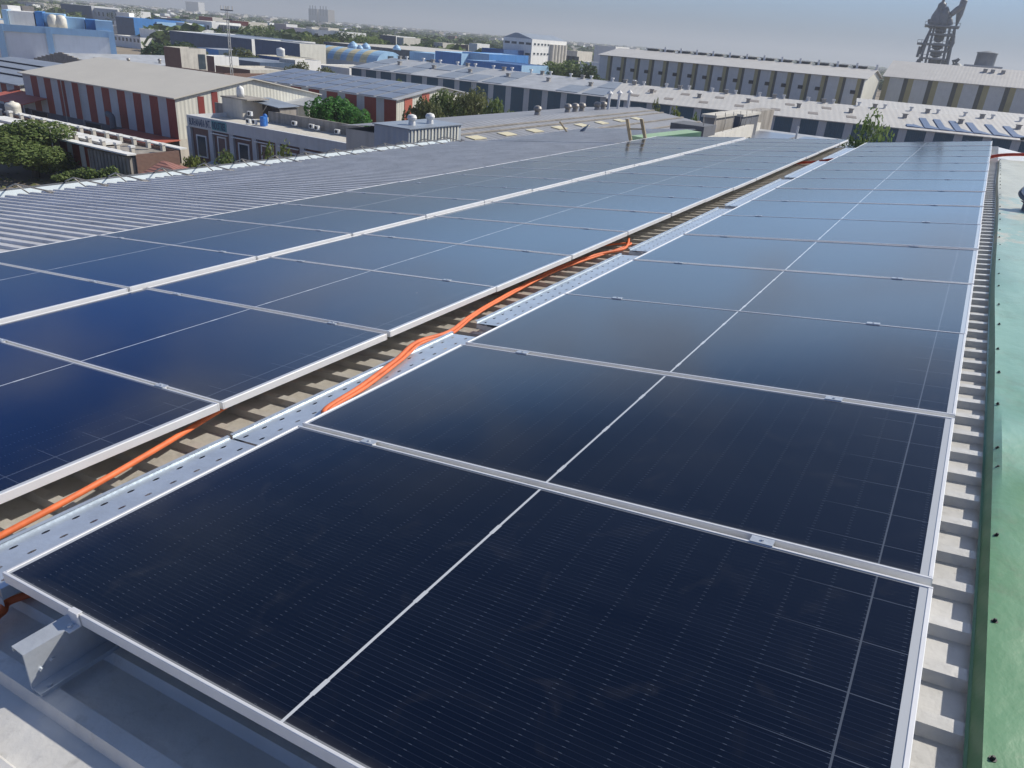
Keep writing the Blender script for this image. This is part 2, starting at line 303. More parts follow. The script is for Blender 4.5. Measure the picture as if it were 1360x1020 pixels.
M['steel_mid'] = mat('grey_plant_steel', (.17, .19, .21), .6, .2, .25, .25)
M['tealteal'] = mat('teal_sign_board', (.10, .30, .34), .5)
M['signblue'] = mat('sign_blue_letters', (.01, .05, .13), .5)
M['pole'] = mat('pole_grey', (.45, .45, .43), .5, .2)
M['bark'] = mat('bark', (.10, .075, .05), .9, 0, .3, 4)
M['leafA'] = leaf_mat('leaf_olive', (.085, .14, .035), (.22, .28, .10))
M['leafB'] = leaf_mat('leaf_bright', (.03, .12, .018), (.09, .25, .05))
M['leafC'] = leaf_mat('leaf_dry', (.08, .10, .035), (.19, .21, .09))
M['leafF'] = leaf_mat('leaf_feathery', (.09, .15, .045), (.20, .26, .10))
M['leafD'] = leaf_mat('leaf_dark', (.03, .06, .022), (.08, .12, .045))
M['leafE'] = leaf_mat('leaf_yellow', (.10, .14, .03), (.20, .24, .07))
M['vent'] = mat('roof_vent_metal', (.33, .31, .28), .5, .4)
M['ventwhite'] = mat('white_vent', (.70, .70, .68), .5)
M['bluebarrel'] = mat('blue_plastic_barrel', (.03, .16, .50), .4)

# ------------------------------------------------------------------ mesh helpers
class MB:
    def __init__(s): s.v = []; s.f = []; s.m = []; s.mats = []
    def mi(s, m):
        if m not in s.mats: s.mats.append(m)
        return s.mats.index(m)
    def poly(s, pts, m):
        b = len(s.v); s.v += [tuple(p) for p in pts]; s.f.append(tuple(range(b, b + len(pts)))); s.m.append(s.mi(m)); return s
    def hexa(s, p, m):       # 8 points: bottom 4 ccw, top 4 ccw
        b = len(s.v); s.v += [tuple(q) for q in p]; k = s.mi(m)
        for f in ((3, 2, 1, 0), (4, 5, 6, 7), (0, 1, 5, 4), (1, 2, 6, 5), (2, 3, 7, 6), (3, 0, 4, 7)):
            s.f.append(tuple(b + i for i in f)); s.m.append(k)
        return s
    def box(s, x0, y0, z0, x1, y1, z1, m):
        x0, x1 = sorted((x0, x1)); y0, y1 = sorted((y0, y1)); z0, z1 = sorted((z0, z1))
        return s.hexa([(x0, y0, z0), (x1, y0, z0), (x1, y1, z0), (x0, y1, z0), (x0, y0, z1), (x1, y0, z1), (x1, y1, z1), (x0, y1, z1)], m)
    def lathe(s, c, prof, m, n=16, axis=(0, 0, 1)):   # prof: (r, h)
        ax = Vector(axis).normalized(); u = ax.orthogonal().normalized(); w = ax.cross(u); c = Vector(c); b = len(s.v); k = s.mi(m)
        for r, h in prof:
            for i in range(n):
                a = 2 * math.pi * i / n
                s.v.append(tuple(c + ax * h + (u * math.cos(a) + w * math.sin(a)) * r))
        for j in range(len(prof) - 1):
            for i in range(n):
                i2 = (i + 1) % n
                s.f.append((b + j * n + i, b + j * n + i2, b + (j + 1) * n + i2, b + (j + 1) * n + i)); s.m.append(k)
        s.f.append(tuple(b + i for i in reversed(range(n)))); s.m.append(k)
        s.f.append(tuple(b + (len(prof) - 1) * n + i for i in range(n))); s.m.append(k)
        return s
    def cyl(s, p0, p1, r, m, n=12, r1=None):
        p0 = Vector(p0); p1 = Vector(p1); d = p1 - p0
        return s.lathe(p0, [(r, 0), (r if r1 is None else r1, d.length)], m, n, d)
    def tube(s, pts, r, m, n=8):
        pts = [Vector(p) for p in pts]; b = len(s.v); k = s.mi(m); up = Vector((0, 0, 1))
        for i, p in enumerate(pts):
            t = (pts[min(i + 1, len(pts) - 1)] - pts[max(i - 1, 0)]).normalized()
            u = t.cross(up)
            u = u.normalized() if u.length > 1e-4 else Vector((1, 0, 0))
            w = u.cross(t); rr = r[i] if isinstance(r, (list, tuple)) else r
            for j in range(n):
                a = 2 * math.pi * j / n; s.v.append(tuple(p + (u * math.cos(a) + w * math.sin(a)) * rr))
        for i in range(len(pts) - 1):
            for j in range(n):
                j2 = (j + 1) % n; s.f.append((b + i * n + j, b + i * n + j2, b + (i + 1) * n + j2, b + (i + 1) * n + j)); s.m.append(k)
        s.f.append(tuple(b + j for j in range(n))); s.m.append(k)
        s.f.append(tuple(b + (len(pts) - 1) * n + j for j in reversed(range(n)))); s.m.append(k)
        return s
    def build(s, name, parent=None, smooth=False, loc=None, origin=None):
        me = bpy.data.meshes.new(name)
        v = s.v
        if origin is not None: v = [(a - origin[0], b - origin[1], c - origin[2]) for a, b, c in v]
        me.from_pydata(v, [], s.f)
        for m in s.mats: me.materials.append(M[m])
        me.polygons.foreach_set('material_index', s.m)
        if smooth: me.polygons.foreach_set('use_smooth', [True] * len(s.f))
        me.update()
        o = bpy.data.objects.new(name, me); COL.objects.link(o)
        if parent: o.parent = parent
        if origin is not None: o.location = origin
        if loc is not None: o.location = loc
        return o

def tag(o, label=None, cat=None, group=None, kind=None):
    if label: o['label'] = label
    if cat: o['category'] = cat
    if group: o['group'] = group
    if kind: o['kind'] = kind
    return o
def thing(name, loc, label, cat, group=None, rot=(0, 0, 0)):
    o = bpy.data.objects.new(name, None); COL.objects.link(o); o.location = loc; o.rotation_euler = rot
    o.empty_display_size = .2
    return tag(o, label, cat, group)
KIDS = {}
def copy_thing(o, loc=None, rot=None, label=None):
    def rec(x, par):
        c = x.copy(); COL.objects.link(c)
        if par is not None: c.parent = par
        for k in list(x.children): rec(k, c)
        return c
    c = rec(o, None)
    if loc is not None: c.location = loc
    if rot is not None: c.rotation_euler = rot
    if label: c['label'] = label
    return c
ORD = ['first', 'second', 'third', 'fourth', 'fifth', 'sixth', 'seventh', 'eighth', 'ninth', 'tenth', 'eleventh', 'twelfth', 'thirteenth', 'fourteenth', 'fifteenth', 'sixteenth', 'seventeenth', 'eighteenth', 'nineteenth', 'twentieth', 'twenty-first', 'twenty-second']

# ================================================================== OUR OWN ROOF
SA, SB = .1397, .1130          # slopes of the right strip and of the left part
PL, PW, PITCH = 2.278, 1.134, 1.154
X1, Z1 = -.5286, -.0859        # right edge of the left arrays
def zr(x):                     # height of the panel-top plane over the roof
    if x > 2.40: return 2.40 * math.tan(SA) - (x - 2.40) * .03
    if x > -.3: return x * math.tan(SA)
    return -.3 * math.tan(SA) + (x + .3) * math.tan(SB) - .01
RO = .178                      # roof pan below the panel plane
Y0, Y1, EAVE = -4.2, 17.0, -10.95
b = thing('factory_building', (0, 0, GZ), 'metal roofed factory building carrying the solar arrays, ribbed zinc sheets and green ridge sheet', 'building')
def rib_sheet(xs, y0, y1, name, parent, ph=0.0):
    mb = MB(); prof = []
    y = y0 + ph
    prof.append((y0, 0))
    while y < y1 - .12:
        prof += [(y, 0), (y + .013, .028), (y + .056, .028), (y + .069, 0)]
        y += .1902
    prof.append((y1, 0))
    n = len(prof)
    for x in xs:
        for (yy, h) in prof: mb.v.append((x, yy, zr(x) - RO + h - GZ))
    k = mb.mi('roofsheet')
    for i in range(len(xs) - 1):
        for j in range(n - 1):
            if prof[j] == prof[j + 1]: continue
            a0 = i * n + j; mb.f.append((a0, a0 + n, a0 + n + 1, a0 + 1)); mb.m.append(k)
    return mb.build(name, parent)
rib_sheet([EAVE, -8, -5, -2.5, -.3, .9, 2.40], Y0, Y1, 'roof_sheet', b, .03)
rib_sheet([EAVE + .8, -8, -6.1], Y1 + .003, 23.6, 'roof_sheet', b, .1)
w = MB()
w.box(EAVE + .3, Y0 + .2, 0, 8.0, Y1 - .1, -1.9 - GZ, 'lightconc')
w.box(EAVE + 1.3, Y1 - .097, 0, -6.3, 23.4, -1.95 - GZ, 'lightconc')
w.build('wall', b)
# closing fascia under the sheet ends (front, right end of the ridge)
fa = MB()
for (xa, xb) in ((EAVE + .02, -.3), (-.3, 2.40)):
    fa.hexa([(xa, Y1 - .01, zr(xa) - RO - .5 - GZ), (xb, Y1 - .01, zr(xb) - RO - .5 - GZ), (xb, Y1 + .002, zr(xb) - RO - .5 - GZ), (xa, Y1 + .002, zr(xa) - RO - .5 - GZ),
             (xa, Y1 - .01, zr(xa) - RO - .004 - GZ), (xb, Y1 - .01, zr(xb) - RO - .004 - GZ), (xb, Y1 + .002, zr(xb) - RO - .004 - GZ), (xa, Y1 + .002, zr(xa) - RO - .004 - GZ)], 'roofsheet')
fa.build('fascia', b)
# green ridge sheet: upstand flange, fold, broad sheet with gentle dents
rc = MB(); ys = [Y0 + i * .25 for i in range(int((13.4 - Y0) / .25) + 1)]
zp = 2.40 * math.tan(SA) - RO + .035
cols = [(2.379, .0), (2.386, .0), (2.401, .044), (2.43, .050), (2.6, .056), (2.8, .060), (3.3, .062), (3.9, .04), (4.6, -.02), (6.5, -.28)]
for y in ys:
    for i, (x, h) in enumerate(cols):
        jig = .006 * math.sin(y * 1.7 + i * 2.1) + .004 * math.sin(y * 4.3 + i) if i > 2 else .003 * math.sin(y * 2.3 + i)
        rc.v.append((x + (.006 * math.sin(y * 1.1) if i < 3 else 0), y, zp + h + jig - GZ))
nn = len(cols); k = rc.mi('greencap')
for j in range(len(ys) - 1):
    for i in range(nn - 1):
        a0 = j * nn + i; rc.f.append((a0, a0 + 1, a0 + nn + 1, a0 + nn)); rc.m.append(k)
cap = rc.build('ridge_sheet', b)
for i_, pg_ in enumerate(cap.data.polygons): pg_.use_smooth = (i_ % (nn - 1)) >= 2
cap.data.set_sharp_from_angle(angle=R(25))
# far slope of the roof under / beyond the ridge sheet
fs = MB(); fs.poly([(2.401, Y0, zr(2.401) - RO - GZ), (8.2, Y0, zr(2.4) - RO - .75 - GZ), (8.2, Y1, zr(2.4) - RO - .75 - GZ), (2.401, Y1, zr(2.401) - RO - GZ)], 'roofsheet')
fs.build('roof_sheet', b)
# screws
y = -1.6; sc = MB(); sc.lathe((0, 0, 0), [(.008, 0), (.008, .002), (.0045, .002), (.0045, .007), (.003, .009)], 'black', 8)
s0 = None; ysc = [-1.35, -.93, -.45, .034, .484, .98, 1.15, 1.62, 2.05, 2.42, 2.9, 3.35]
while ysc[-1] < 13: ysc.append(ysc[-1] + random.choice((.38, .5, .62)))
for y in ysc:
    x = 2.418 + random.uniform(-.003, .003)
    if s0 is None: s0 = sc.build('screw', cap); o = s0
    else: o = s0.copy(); COL.objects.link(o)
    o.parent = cap; o.location = (x, y, zp + .047 + .001 - GZ)
# gutter along the left eave
gt = MB(); ge = zr(EAVE) - RO
def gxz(pts, y0, y1, m='whitegutter'):
    for (xa, za), (xb, zb) in zip(pts[:-1], pts[1:]):
        gt.poly([(xa, y0, za - GZ), (xb, y0, zb - GZ), (xb, y1, zb - GZ), (xa, y1, za - GZ)], m)
prof = [(EAVE + .06, ge - .012), (EAVE - .02, ge - .02), (EAVE - .05, ge - .17), (EAVE - .30, ge - .18), (EAVE - .34, ge + .02), (EAVE - .36, ge + .02), (EAVE - .37, ge - .22), (EAVE - .03, ge - .21)]
gxz(prof, Y0, 16.8)
gut = gt.build('gutter', b)
rim = MB(); rim.tube([(EAVE - .355, yy, ge + .03 - GZ) for yy in (Y0, 5, 10, 16.8)], .018, 'darkwall', 6); rim.build('gutter_rim', b)
br = MB()
br.tube([(-.36, 0, .04), (-.16, .03, .13), (.28, .30, .045)], .013, 'vent', 6)
br.tube([(-.16, .03, .13), (-.14, .14, .02), (-.02, .16, -.03)], .011, 'vent', 6)
br.box(.22, .27, .03, .34, .36, .05, 'vent')
y = 2.6; b0 = None
while y < 16.5:
    if b0 is None: b0 = br.build('gutter_bracket', gut); o = b0
    else: o = b0.copy(); COL.objects.link(o); o.parent = gut
    o.location = (EAVE, y, ge - GZ + .02); o.rotation_euler = (0, 0, random.uniform(-.12, .12)); y += random.choice((.75, .95, .9))

# ------------------------------------------------------------------ solar panels
def make_panel():
    t = thing('solar_panel', (0, 0, 0), '', 'solar panel')
    fr = MB(); a, c = PL, PW
    fr.box(0, 0, -.035, a, .0085, 0, 'alu'); fr.box(0, c - .0085, -.035, a, c, 0, 'alu')
    fr.box(0, .0085, -.035, .011, c - .0085, -.0003, 'alu'); fr.box(a - .011, .0085, -.035, a, c - .0085, -.0003, 'alu')
    o = fr.build('frame', t)
    bv = o.modifiers.new('bevel', 'BEVEL'); bv.width = .0012; bv.segments = 1
    g = MB(); g.poly([(.0115, .008, -.0025), (a - .0105, .008, -.0025), (a - .0105, c - .008, -.0025), (.0105, c - .008, -.0025)], 'cells')
    g.build('cell_glass', t)
    k = MB(); k.poly([(.0115, .0105, -.007), (.0115, c - .0105, -.007), (a - .0115, c - .0105, -.007), (a - .0115, .0105, -.007)], 'white'); k.build('backsheet', t)
    cl = MB(); cl.box(-.032, PW - .006, .0006, .032, PITCH + .006, .0028, 'galv'); cl.box(-.03, PW + .004, -.036, .03, PITCH - .004, .0006, 'alu')
    cl.lathe((0, PW + .010, .0028), [(.005, 0), (.005, .004)], 'galv', 6)
    c0 = cl.build('clamp', t, loc=(.375, 0, 0)); c1 = c0.copy(); COL.objects.link(c1); c1.parent = t; c1.location = (1.85, 0, 0)
    return t
P0 = make_panel(); used = False
def panel(loc, rot, label, group):
    global used
    if not used: o = P0; used = True; o.location = loc; o.rotation_euler = rot; o['label'] = label
    else: o = copy_thing(P0, loc, rot, label)
    o['group'] = group; return o
DYR = {0: -.012, 2: .035, 3: -.01}
NR = 15
for i in range(NR):
    o = panel((random.uniform(-.004, .004), -PITCH + i * PITCH + DYR.get(i, 0) * .6, random.uniform(-.003, .003)), (random.uniform(-.001, .001), -SA + random.uniform(-.002, .002), 0),
              'dark solar panel, %s from the front in the row beside the green sheet' % ORD[i], 'panels of the right-hand row')
NL = 17
for i in range(NL):
    y = Z1 and (.0261 + (i - 2) * PITCH)
    panel((X1 - PL * math.cos(SB) + random.uniform(-.004, .004), y, Z1 - PL * math.sin(SB) + random.uniform(-.003, .003)), (random.uniform(-.0015, .0015), -SB + random.uniform(-.002, .002), 0),
          'blue solar panel, %s from the front in the row left of the walkway' % ORD[i], 'panels of the middle row')
X2 = X1 - PL * math.cos(SB) - .035; Z2 = Z1 - PL * math.sin(SB) + .018
for i in range(NL):
    y = -.1 + .0261 + (i - 2) * PITCH
    panel((X2 - PL * math.cos(SB) + random.uniform(-.004, .004), y, Z2 - PL * math.sin(SB) + random.uniform(-.003, .003)), (random.uniform(-.0015, .0015), -SB + random.uniform(-.002, .002), 0),
          'blue solar panel, %s from the front in the row beside the bare ribbed roof' % ORD[i], 'panels of the far left row')
# mounting rails (Z section, standing on the ribs)
def rail(x, y0, y1, dz, label):
    z = zr(x) if x > -.4 else None
    top = dz - .036; bot = zr(x) - RO + .0295
    m = MB(); t = .004
    m.box(-.002, y0, bot + t - bot, .002 + .001, y1, top - bot, 'galv')            # web
    m.box(-.05, y0, top - bot, .003, y1, top - bot + .0030, 'galv')                # top flange towards the left
    m.box(-.05, y0, top - bot - .014, -.047, y1, top - bot, 'galv')
    m.box(-.002, y0, 0, .05, y1, .004, 'galv')                                     # bottom flange to the right
    m.box(.047, y0, .004, .05, y1, .014, 'galv')
    for yy in (y0 + .03, y0 + .06):
        m.lathe((.003, yy, .035 + (yy - y0) * .3), [(.006, 0), (.006, .006)], 'galv', 6, (1, 0, 0))
    m.lathe((.030, y0 + .03, .004), [(.007, 0), (.007, .007)], 'galv', 6)
    o = m.build('mounting_rail', loc=(x, 0, bot)); tag(o, label, 'mounting rail', 'rails under the solar panels'); return o
rail(.375, -1.30, 16.1, .375 * math.tan(SA), 'galvanised steel rail sticking out under the front left corner of the right-hand solar row')
rail(1.83, -1.20, 16.1, 1.83 * math.tan(SA), 'galvanised steel rail hidden under the right part of the right-hand solar row')
for x, l in ((X1 - .42, 'galvanised rail under the edge of the middle solar row nearest the walkway'), (X1 - 1.85, 'galvanised rail under the left part of the middle solar row')):
    rail(x, -2.4, 17.0, Z1 + (x - X1) * math.tan(SB), l)
for x, l in ((X2 - .42, 'galvanised rail under the right part of the far left solar row'), (X2 - 1.85, 'galvanised rail under the outer part of the far left solar row')):
    rail(x, -2.5, 16.9, Z2 + (x - X2) * math.tan(SB), l)
# front end clamp
ec = MB(); ec.box(-.02, -.034, -.036, .02, -.0015, -.033, 'alu'); ec.box(-.02, -.006, -.033, .02, -.0015, .002, 'alu'); ec.box(-.02, -.006, .002, .02, .010, .0045, 'alu')
ec.lathe((0, -.02, -.033), [(.007, 0), (.007, .008)], 'galv', 6)
o = ec.build('clamp', P0, loc=(.375, 0, 0))
# ------------------------------------------------------------------ perforated walkway trays
def tray(y0, y1, label, xo=0.0, dz=0.0):
    m = MB(); x0, x1 = -.250 + xo, -.010 + xo; h = -.060 + dz
    def z(x): return zr(max(x, -.29)) + h if False else x * math.tan(SA) + h
    # perforated deck: built as a grid with round-cornered slots left open
    pitch = .098; nx = 3; cw = (x1 - x0) / nx; ny = max(1, int(round((y1 - y0) / pitch))); ch = (y1 - y0) / ny
    for i in range(nx):
        for j in range(ny):
            xa = x0 + i * cw; ya = y0 + j * ch; xb = xa + cw; yb = ya + ch
            if i == 0:
                pass
            cx = (xa + xb) / 2; cy = ya + ch * (.5 if i % 2 else .35) ; rx, ry = .0065, .015
            K = 8; hole = [(cx + rx * math.cos(2 * math.pi * q / K + math.pi / K), cy + ry * math.sin(2 * math.pi * q / K + math.pi / K)) for q in range(K)]
            outer = [(xb, cy + ry * .4), (xb, yb), (cx, yb), (xa, yb), (xa, cy), (xa, ya), (cx, ya), (xb, ya)]
            outer = [(xb, yb), (cx, yb), (xa, yb), (xa, cy), (xa, ya), (cx, ya), (xb, ya), (xb, cy)]
            hole = [(cx + rx * math.cos(math.pi / 4 + q * math.pi / 4), cy + ry * math.sin(math.pi / 4 + q * math.pi / 4)) for q in range(8)]
            for q in range(8):
                q2 = (q + 1) % 8
                m.poly([(outer[q][0], outer[q][1], z(outer[q][0])), (outer[q2][0], outer[q2][1], z(outer[q2][0])), (hole[q2][0], hole[q2][1], z(hole[q2][0])), (hole[q][0], hole[q][1], z(hole[q][0]))], 'galv2')
    # turned-down edges and a raised lip on the left
    for (xx, zt, zb) in ((x0, z(x0) + .012, z(x0) - .04), (x1, z(x1), z(x1) - .04)):
        m.box(xx - .0015, y0, zb, xx + .0015, y1, zt, 'galv2')
    m.box(x0 - .015, y0, z(x0) + .010, x0 + .0015, y1, z(x0) + .0125, 'galv2')
    m.box(x0, y0 - .002, z(x0) - .03, x1, y0, z(x0) - .001, 'galv2'); 
    for yy in [y0 + .1 + q * .9 for q in range(int((y1 - y0) / .9) + 1)]:
        m.box(x0, yy, z(x0) - .044, x1, yy + .04, z(x0) - .0405, 'galv2')
        m.box(x0 + .02, yy, zr(x0) - RO + .034, x0 + .06, yy + .04, z(x0) - .044, 'galv2')
    o = m.build('walkway_tray', origin=(x0, y0, z(x0))); tag(o, label, 'walkway', 'perforated walkway sections'); return o
segs = [(-1.17, -.16), (-.15, 1.42), (1.66, 3.84), (4.02, 6.56), (6.80, 9.55), (9.8, 12.4), (12.75, 15.4)]
lab = ['nearest perforated walkway section, ending at the front left corner of the panels', 'perforated walkway section with an orange sleeve lying across it, second from the front',
       'perforated walkway section between the two nearest dark gaps', 'fourth perforated walkway section, just past where the orange sleeve ends',
       'fifth perforated walkway section from the front, beside a dark gap', 'sixth perforated walkway section, just before the red sleeve crossing',
       'farthest perforated walkway section, beyond the red sleeve crossing']
for (s, e), lb, k in zip(segs, lab, range(9)): tray(s, e, lb, (-.004, .0, .004, -.002, .003, -.003, 0)[k], (0, .002, 0, .003, 0, .002, 0)[k])
# ------------------------------------------------------------------ cables
def spline(pts, n=10):
    pts = [Vector(p) for p in pts]; out = []
    for i in range(len(pts) - 1):
        p0 = pts[max(i - 1, 0)]; p1 = pts[i]; p2 = pts[i + 1]; p3 = pts[min(i + 2, len(pts) - 1)]
        for k in range(n):
            t = k / n; out.append(.5 * ((2 * p1) + (-p0 + p2) * t + (2 * p0 - 5 * p1 + 4 * p2 - p3) * t * t + (-p0 + 3 * p1 - 3 * p2 + p3) * t ** 3))
    return out + [pts[-1]]
def cable(pts, r, m, label, cat='cable', nm='cable_sleeve'):
    mb = MB(); s = spline(pts); mb.tube(s, r, m, 10); o = mb.build(nm, smooth=True); return tag(o, label, cat)
def onroof(px, py, h):
    n = Vector((-math.sin(SA), 0, math.cos(SA))); q = n * -h; d = ray(px, py)
    return O + d * (n.dot(q - O) / n.dot(d))
cable([onroof(*q) for q in ((-120, 775, .125), (0, 712, .10), (110, 653, .085), (215, 592, .09), (290, 546, .10))] + [Vector((-.78, .55, -.22)), Vector((-.8, 1.2, -.235))], .0125, 'orange',
      'orange sleeve in the bottom left, over the roof ribs and under the middle row')
cable([Vector((.05, .22, -.06)), onroof(430, 547, .042), onroof(478, 514, .042), onroof(525, 479, .040), onroof(553, 455, .042), onroof(596, 441, .07), onroof(622, 422, .10), onroof(656, 401, .12), onroof(734, 359, .12), onroof(790, 339, .12), onroof(829, 330, .12), Vector((-.60, 4.85, -.20))], .0125, 'orange',
      'long orange sleeve crossing the second walkway section and on between the rows')
cable([Vector((.05, .27, -.06)), onroof(437, 546, .044), onroof(486, 514, .044), onroof(532, 479, .044), onroof(560, 456, .046), onroof(600, 443, .07), onroof(628, 421, .105), onroof(662, 400, .12), onroof(740, 359, .125), onroof(812, 334, .13), onroof(838, 323, .13), onroof(800, 326, .13)], .009, 'orange',
      'thinner orange sleeve lying against the long one and looping back at its far end')
cable([Vector((-.55, -1.75, -.25)), onroof(-60, 850, .15), onroof(0, 815, .15), onroof(36, 790, .14), Vector((.25, -.7, -.10))], .012, 'orange', 'short orange sleeve going under the front left corner of the right-hand row')
cable([Vector((-.75, 12.7, -.22)), Vector((-.35, 12.66, -.14)), Vector((-.1, 12.6, -.06)), Vector((.05, 12.58, -.04))], .022, 'redcable', 'red sleeve crossing the far walkway in the gap between two sections')
cable([Vector((2.2, 13.55, .20)), Vector((2.45, 13.58, .29)), Vector((2.9, 13.62, .345)), Vector((3.6, 13.7, .36)), Vector((4.8, 13.6, .30))], .026, 'redcable', 'red sleeve lying over the far end of the green ridge sheet')
cable([Vector((2.2, 13.72, .20)), Vector((2.45, 13.74, .28)), Vector((2.9, 13.8, .33)), Vector((3.6, 13.85, .35)), Vector((4.8, 13.9, .30))], .020, 'redcable', 'thinner red sleeve just behind the thick one on the green ridge sheet')
# black heap of coiled hose at the far end of the ridge
mb = MB()
for k in range(16):
    cx, cy = 3.15 + random.uniform(-.1, .45), 14.6 + random.uniform(-.15, .15); rr = random.uniform(.16, .36); zz = .22 + .035 * k * .7
    mb.tube([(cx + rr * 1.3 * math.cos(a / 10 * 2 * math.pi), cy + rr * .7 * math.sin(a / 10 * 2 * math.pi), zz + .02 * math.sin(a * 1.3 + k)) for a in range(11)], .03, 'black', 6)
tag(mb.build('hose_coil', smooth=True), 'heap of black hose coiled beyond the green ridge sheet', 'hose')
# round roof ventilator at the right edge
c = at_y(1379, 258, 7.6)
t = thing('roof_ventilator', (c.x, 7.6, zp + .06), 'round roof ventilator with white cap and dark rim on the weathered ridge sheet', 'ventilator')
m = MB(); m.lathe((0, 0, 0), [(.10, -.05), (.10, .06), (.13, .08)], 'steel_mid', 28); m.build('base', t, smooth=False)
m = MB(); m.lathe((0, 0, .16), [(.165, 0), (.175, .02), (.165, .04)], 'steel_mid', 36, (-.15, -.40, .9)); m.build('rim', t)
m = MB(); m.lathe(Vector((0, 0, .16)) + Vector((-.15, -.40, .9)).normalized() * .042, [(.15, 0), (.145, .012), (.10, .03), (.04, .04)], 'ventwhite', 36, (-.15, -.40, .9)); m.build('cap', t, smooth=True)
# ladder rails standing up behind the far end of the left panels
la = at_y(838, 189, 16.9 + .25)
t = thing('ladder', (la.x, la.y, la.z - .9), 'timber ladder top rising behind the far end of the left panels', 'ladder')
ta = at_y(833, 158, 17.05); tb = at_y(852, 158, 17.05); bb = at_y(858, 190, 17.15)
m = MB(); d = la - ta
for p, q in ((ta, la), (tb, bb)):
    m2 = MB(); dd = (q - p); e = q + dd * 1.2
    m2.hexa([e - t.location + Vector(v) for v in ((-.04, -.03, 0), (.04, -.03, 0), (.04, .03, 0), (-.04, .03, 0))] + [p - t.location + Vector(v) for v in ((-.04, -.03, 0), (.04, -.03, 0), (.04, .03, 0), (-.04, .03, 0))], 'timber')
    m2.build('ladder_rail', t)
for fr_ in (.42, 1.5):
    m2 = MB(); p = ta.lerp(la, fr_) - t.location; q = tb.lerp(bb, fr_) - t.location; m2.cyl(p, q, .018, 'timber', 8); m2.build('rung', t)

# ================================================================== BUILDINGS
def put(mb, name, parent=None, label=None, cat=None, group=None):
    o = mb.build(name, parent)
    if label: tag(o, label, cat, group)
    return o
def frame_of(P0_, P1_):
    u = Vector((P1_[0] - P0_[0], P1_[1] - P0_[1], 0)); L = u.length; return L, math.atan2(u.y, u.x)
def stripes(mb, x0, x1, y, z0, z1, spec, out=0.0):     # spec: list of (fraction width, material); front wall facing -y, thin cladding boxes
    tot = sum(s[0] for s in spec); x = x0
    for wdt, mt in spec:
        xx = x + (x1 - x0) * wdt / tot
        mb.poly([(x, y, z0), (xx, y, z0), (xx, y, z1), (x, y, z1)], mt); x = xx
def shed(name, label, P, Q, ze, depth, rise, wallspec, roofmat, zb=GZ, split=None, lowmat='darkwall', endmat='cream_clad', over=.35, endlow=None, group=None, ridge=.5, roofth=.12):
    """gabled shed: front eave from P to Q (left to right), ridge parallel to it"""
    L, a = frame_of(P, Q)
    t = thing(name, (P[0], P[1], zb), label, 'building', group, (0, 0, a)); H = ze - zb
    w = MB(); sp = H * (split or 0)
    stripes(w, 0, L, 0, sp, H, wallspec)
    if split: w.poly([(0, 0, 0), (L, 0, 0), (L, 0, sp), (0, 0, sp)], lowmat)
    ry = depth * ridge; zr_ = H + rise
    el = endlow or lowmat
    for x, s in ((0, -1), (L, 1)):
        if split:
            q = [(x, 0, 0), (x, depth, 0), (x, depth, sp), (x, 0, sp)]
            w.poly(q if s > 0 else q[::-1], el)
        q = [(x, 0, sp), (x, depth, sp), (x, depth, H), (x, ry, zr_), (x, 0, H)]
        w.poly(q if s > 0 else q[::-1], endmat)
    w.poly([(L, depth, 0), (0, depth, 0), (0, depth, H), (L, depth, H)], endmat)
    w.build('wall', t)
    r = MB(); e = over; th = roofth; sl = rise / ry; sl2 = rise / (depth - ry)
    for (ya, za, yb, zb_) in ((-e, H - e * sl + .02, ry, zr_ + .02), (ry, zr_ + .02, depth + e, H - e * sl2 + .02)):
        r.hexa([(-e, ya, za), (L + e, ya, za), (L + e, yb, zb_), (-e, yb, zb_), (-e, ya, za + th), (L + e, ya, za + th), (L + e, yb, zb_ + th), (-e, yb, zb_ + th)], roofmat)
    rf = r.build('roof', t)
    return t, L, H, ry, sl, rf
def block(name, label, C, w, d, ze, mfront, mroof='lightconc', zb=GZ, wins=None, group=None, parapet=.6, mside=None, cat='building', band=None):
    """flat-roofed block; C = front-right top corner (x, y), extends w to the left and d to the back. wins: list (face, u0, u1, v0, v1)"""
    t = thing(name, (C[0], C[1], zb), label, cat, group); H = ze - zb; ms = mside or mfront
    m = MB()
    m.poly([(-w, 0, 0), (0, 0, 0), (0, 0, H), (-w, 0, H)], mfront); m.poly([(0, 0, 0), (0, d, 0), (0, d, H), (0, 0, H)], ms)
    m.poly([(0, d, 0), (-w, d, 0), (-w, d, H), (0, d, H)], mfront); m.poly([(-w, d, 0), (-w, 0, 0), (-w, 0, H), (-w, d, H)], ms)
    p = parapet; q = .15
    for (xa, ya, xb, yb) in ((-w, 0, 0, q), (-w, d - q, 0, d), (-w, q, -w + q, d - q), (-q, q, 0, d - q)):
        m.box(xa + .002, ya + .002, H - p, xb - .002, yb - .002, H + .03, ms)
    m.build('wall', t)
    r = MB(); r.poly([(-w + .1, .1, H - p), (-.1, .1, H - p), (-.1, d - .1, H - p), (-w + .1, d - .1, H - p)], mroof); r.build('roof', t)
    for (face, u, v, ww, hh) in (wins or []):
        k = MB()
        if face == 'f':
            k.box(u * -w - ww / 2, -.05, v * H - hh / 2, u * -w + ww / 2, .02, v * H + hh / 2, 'winglass')
            k.box(u * -w - ww / 2 - .12, -.10, v * H - hh / 2 - .12, u * -w + ww / 2 + .12, .0, v * H - hh / 2 - .001, ms)
        else:
            k.box(-.02, u * d - ww / 2, v * H - hh / 2, .05, u * d + ww / 2, v * H + hh / 2, 'winglass')
            k.box(0, u * d - ww / 2 - .12, v * H - hh / 2 - .12, .10, u * d + ww / 2 + .12, v * H - hh / 2 - .001, ms)
        k.build('window', t)
    return t
def corner(px, py, y): p = at_y(px, py, y); return p
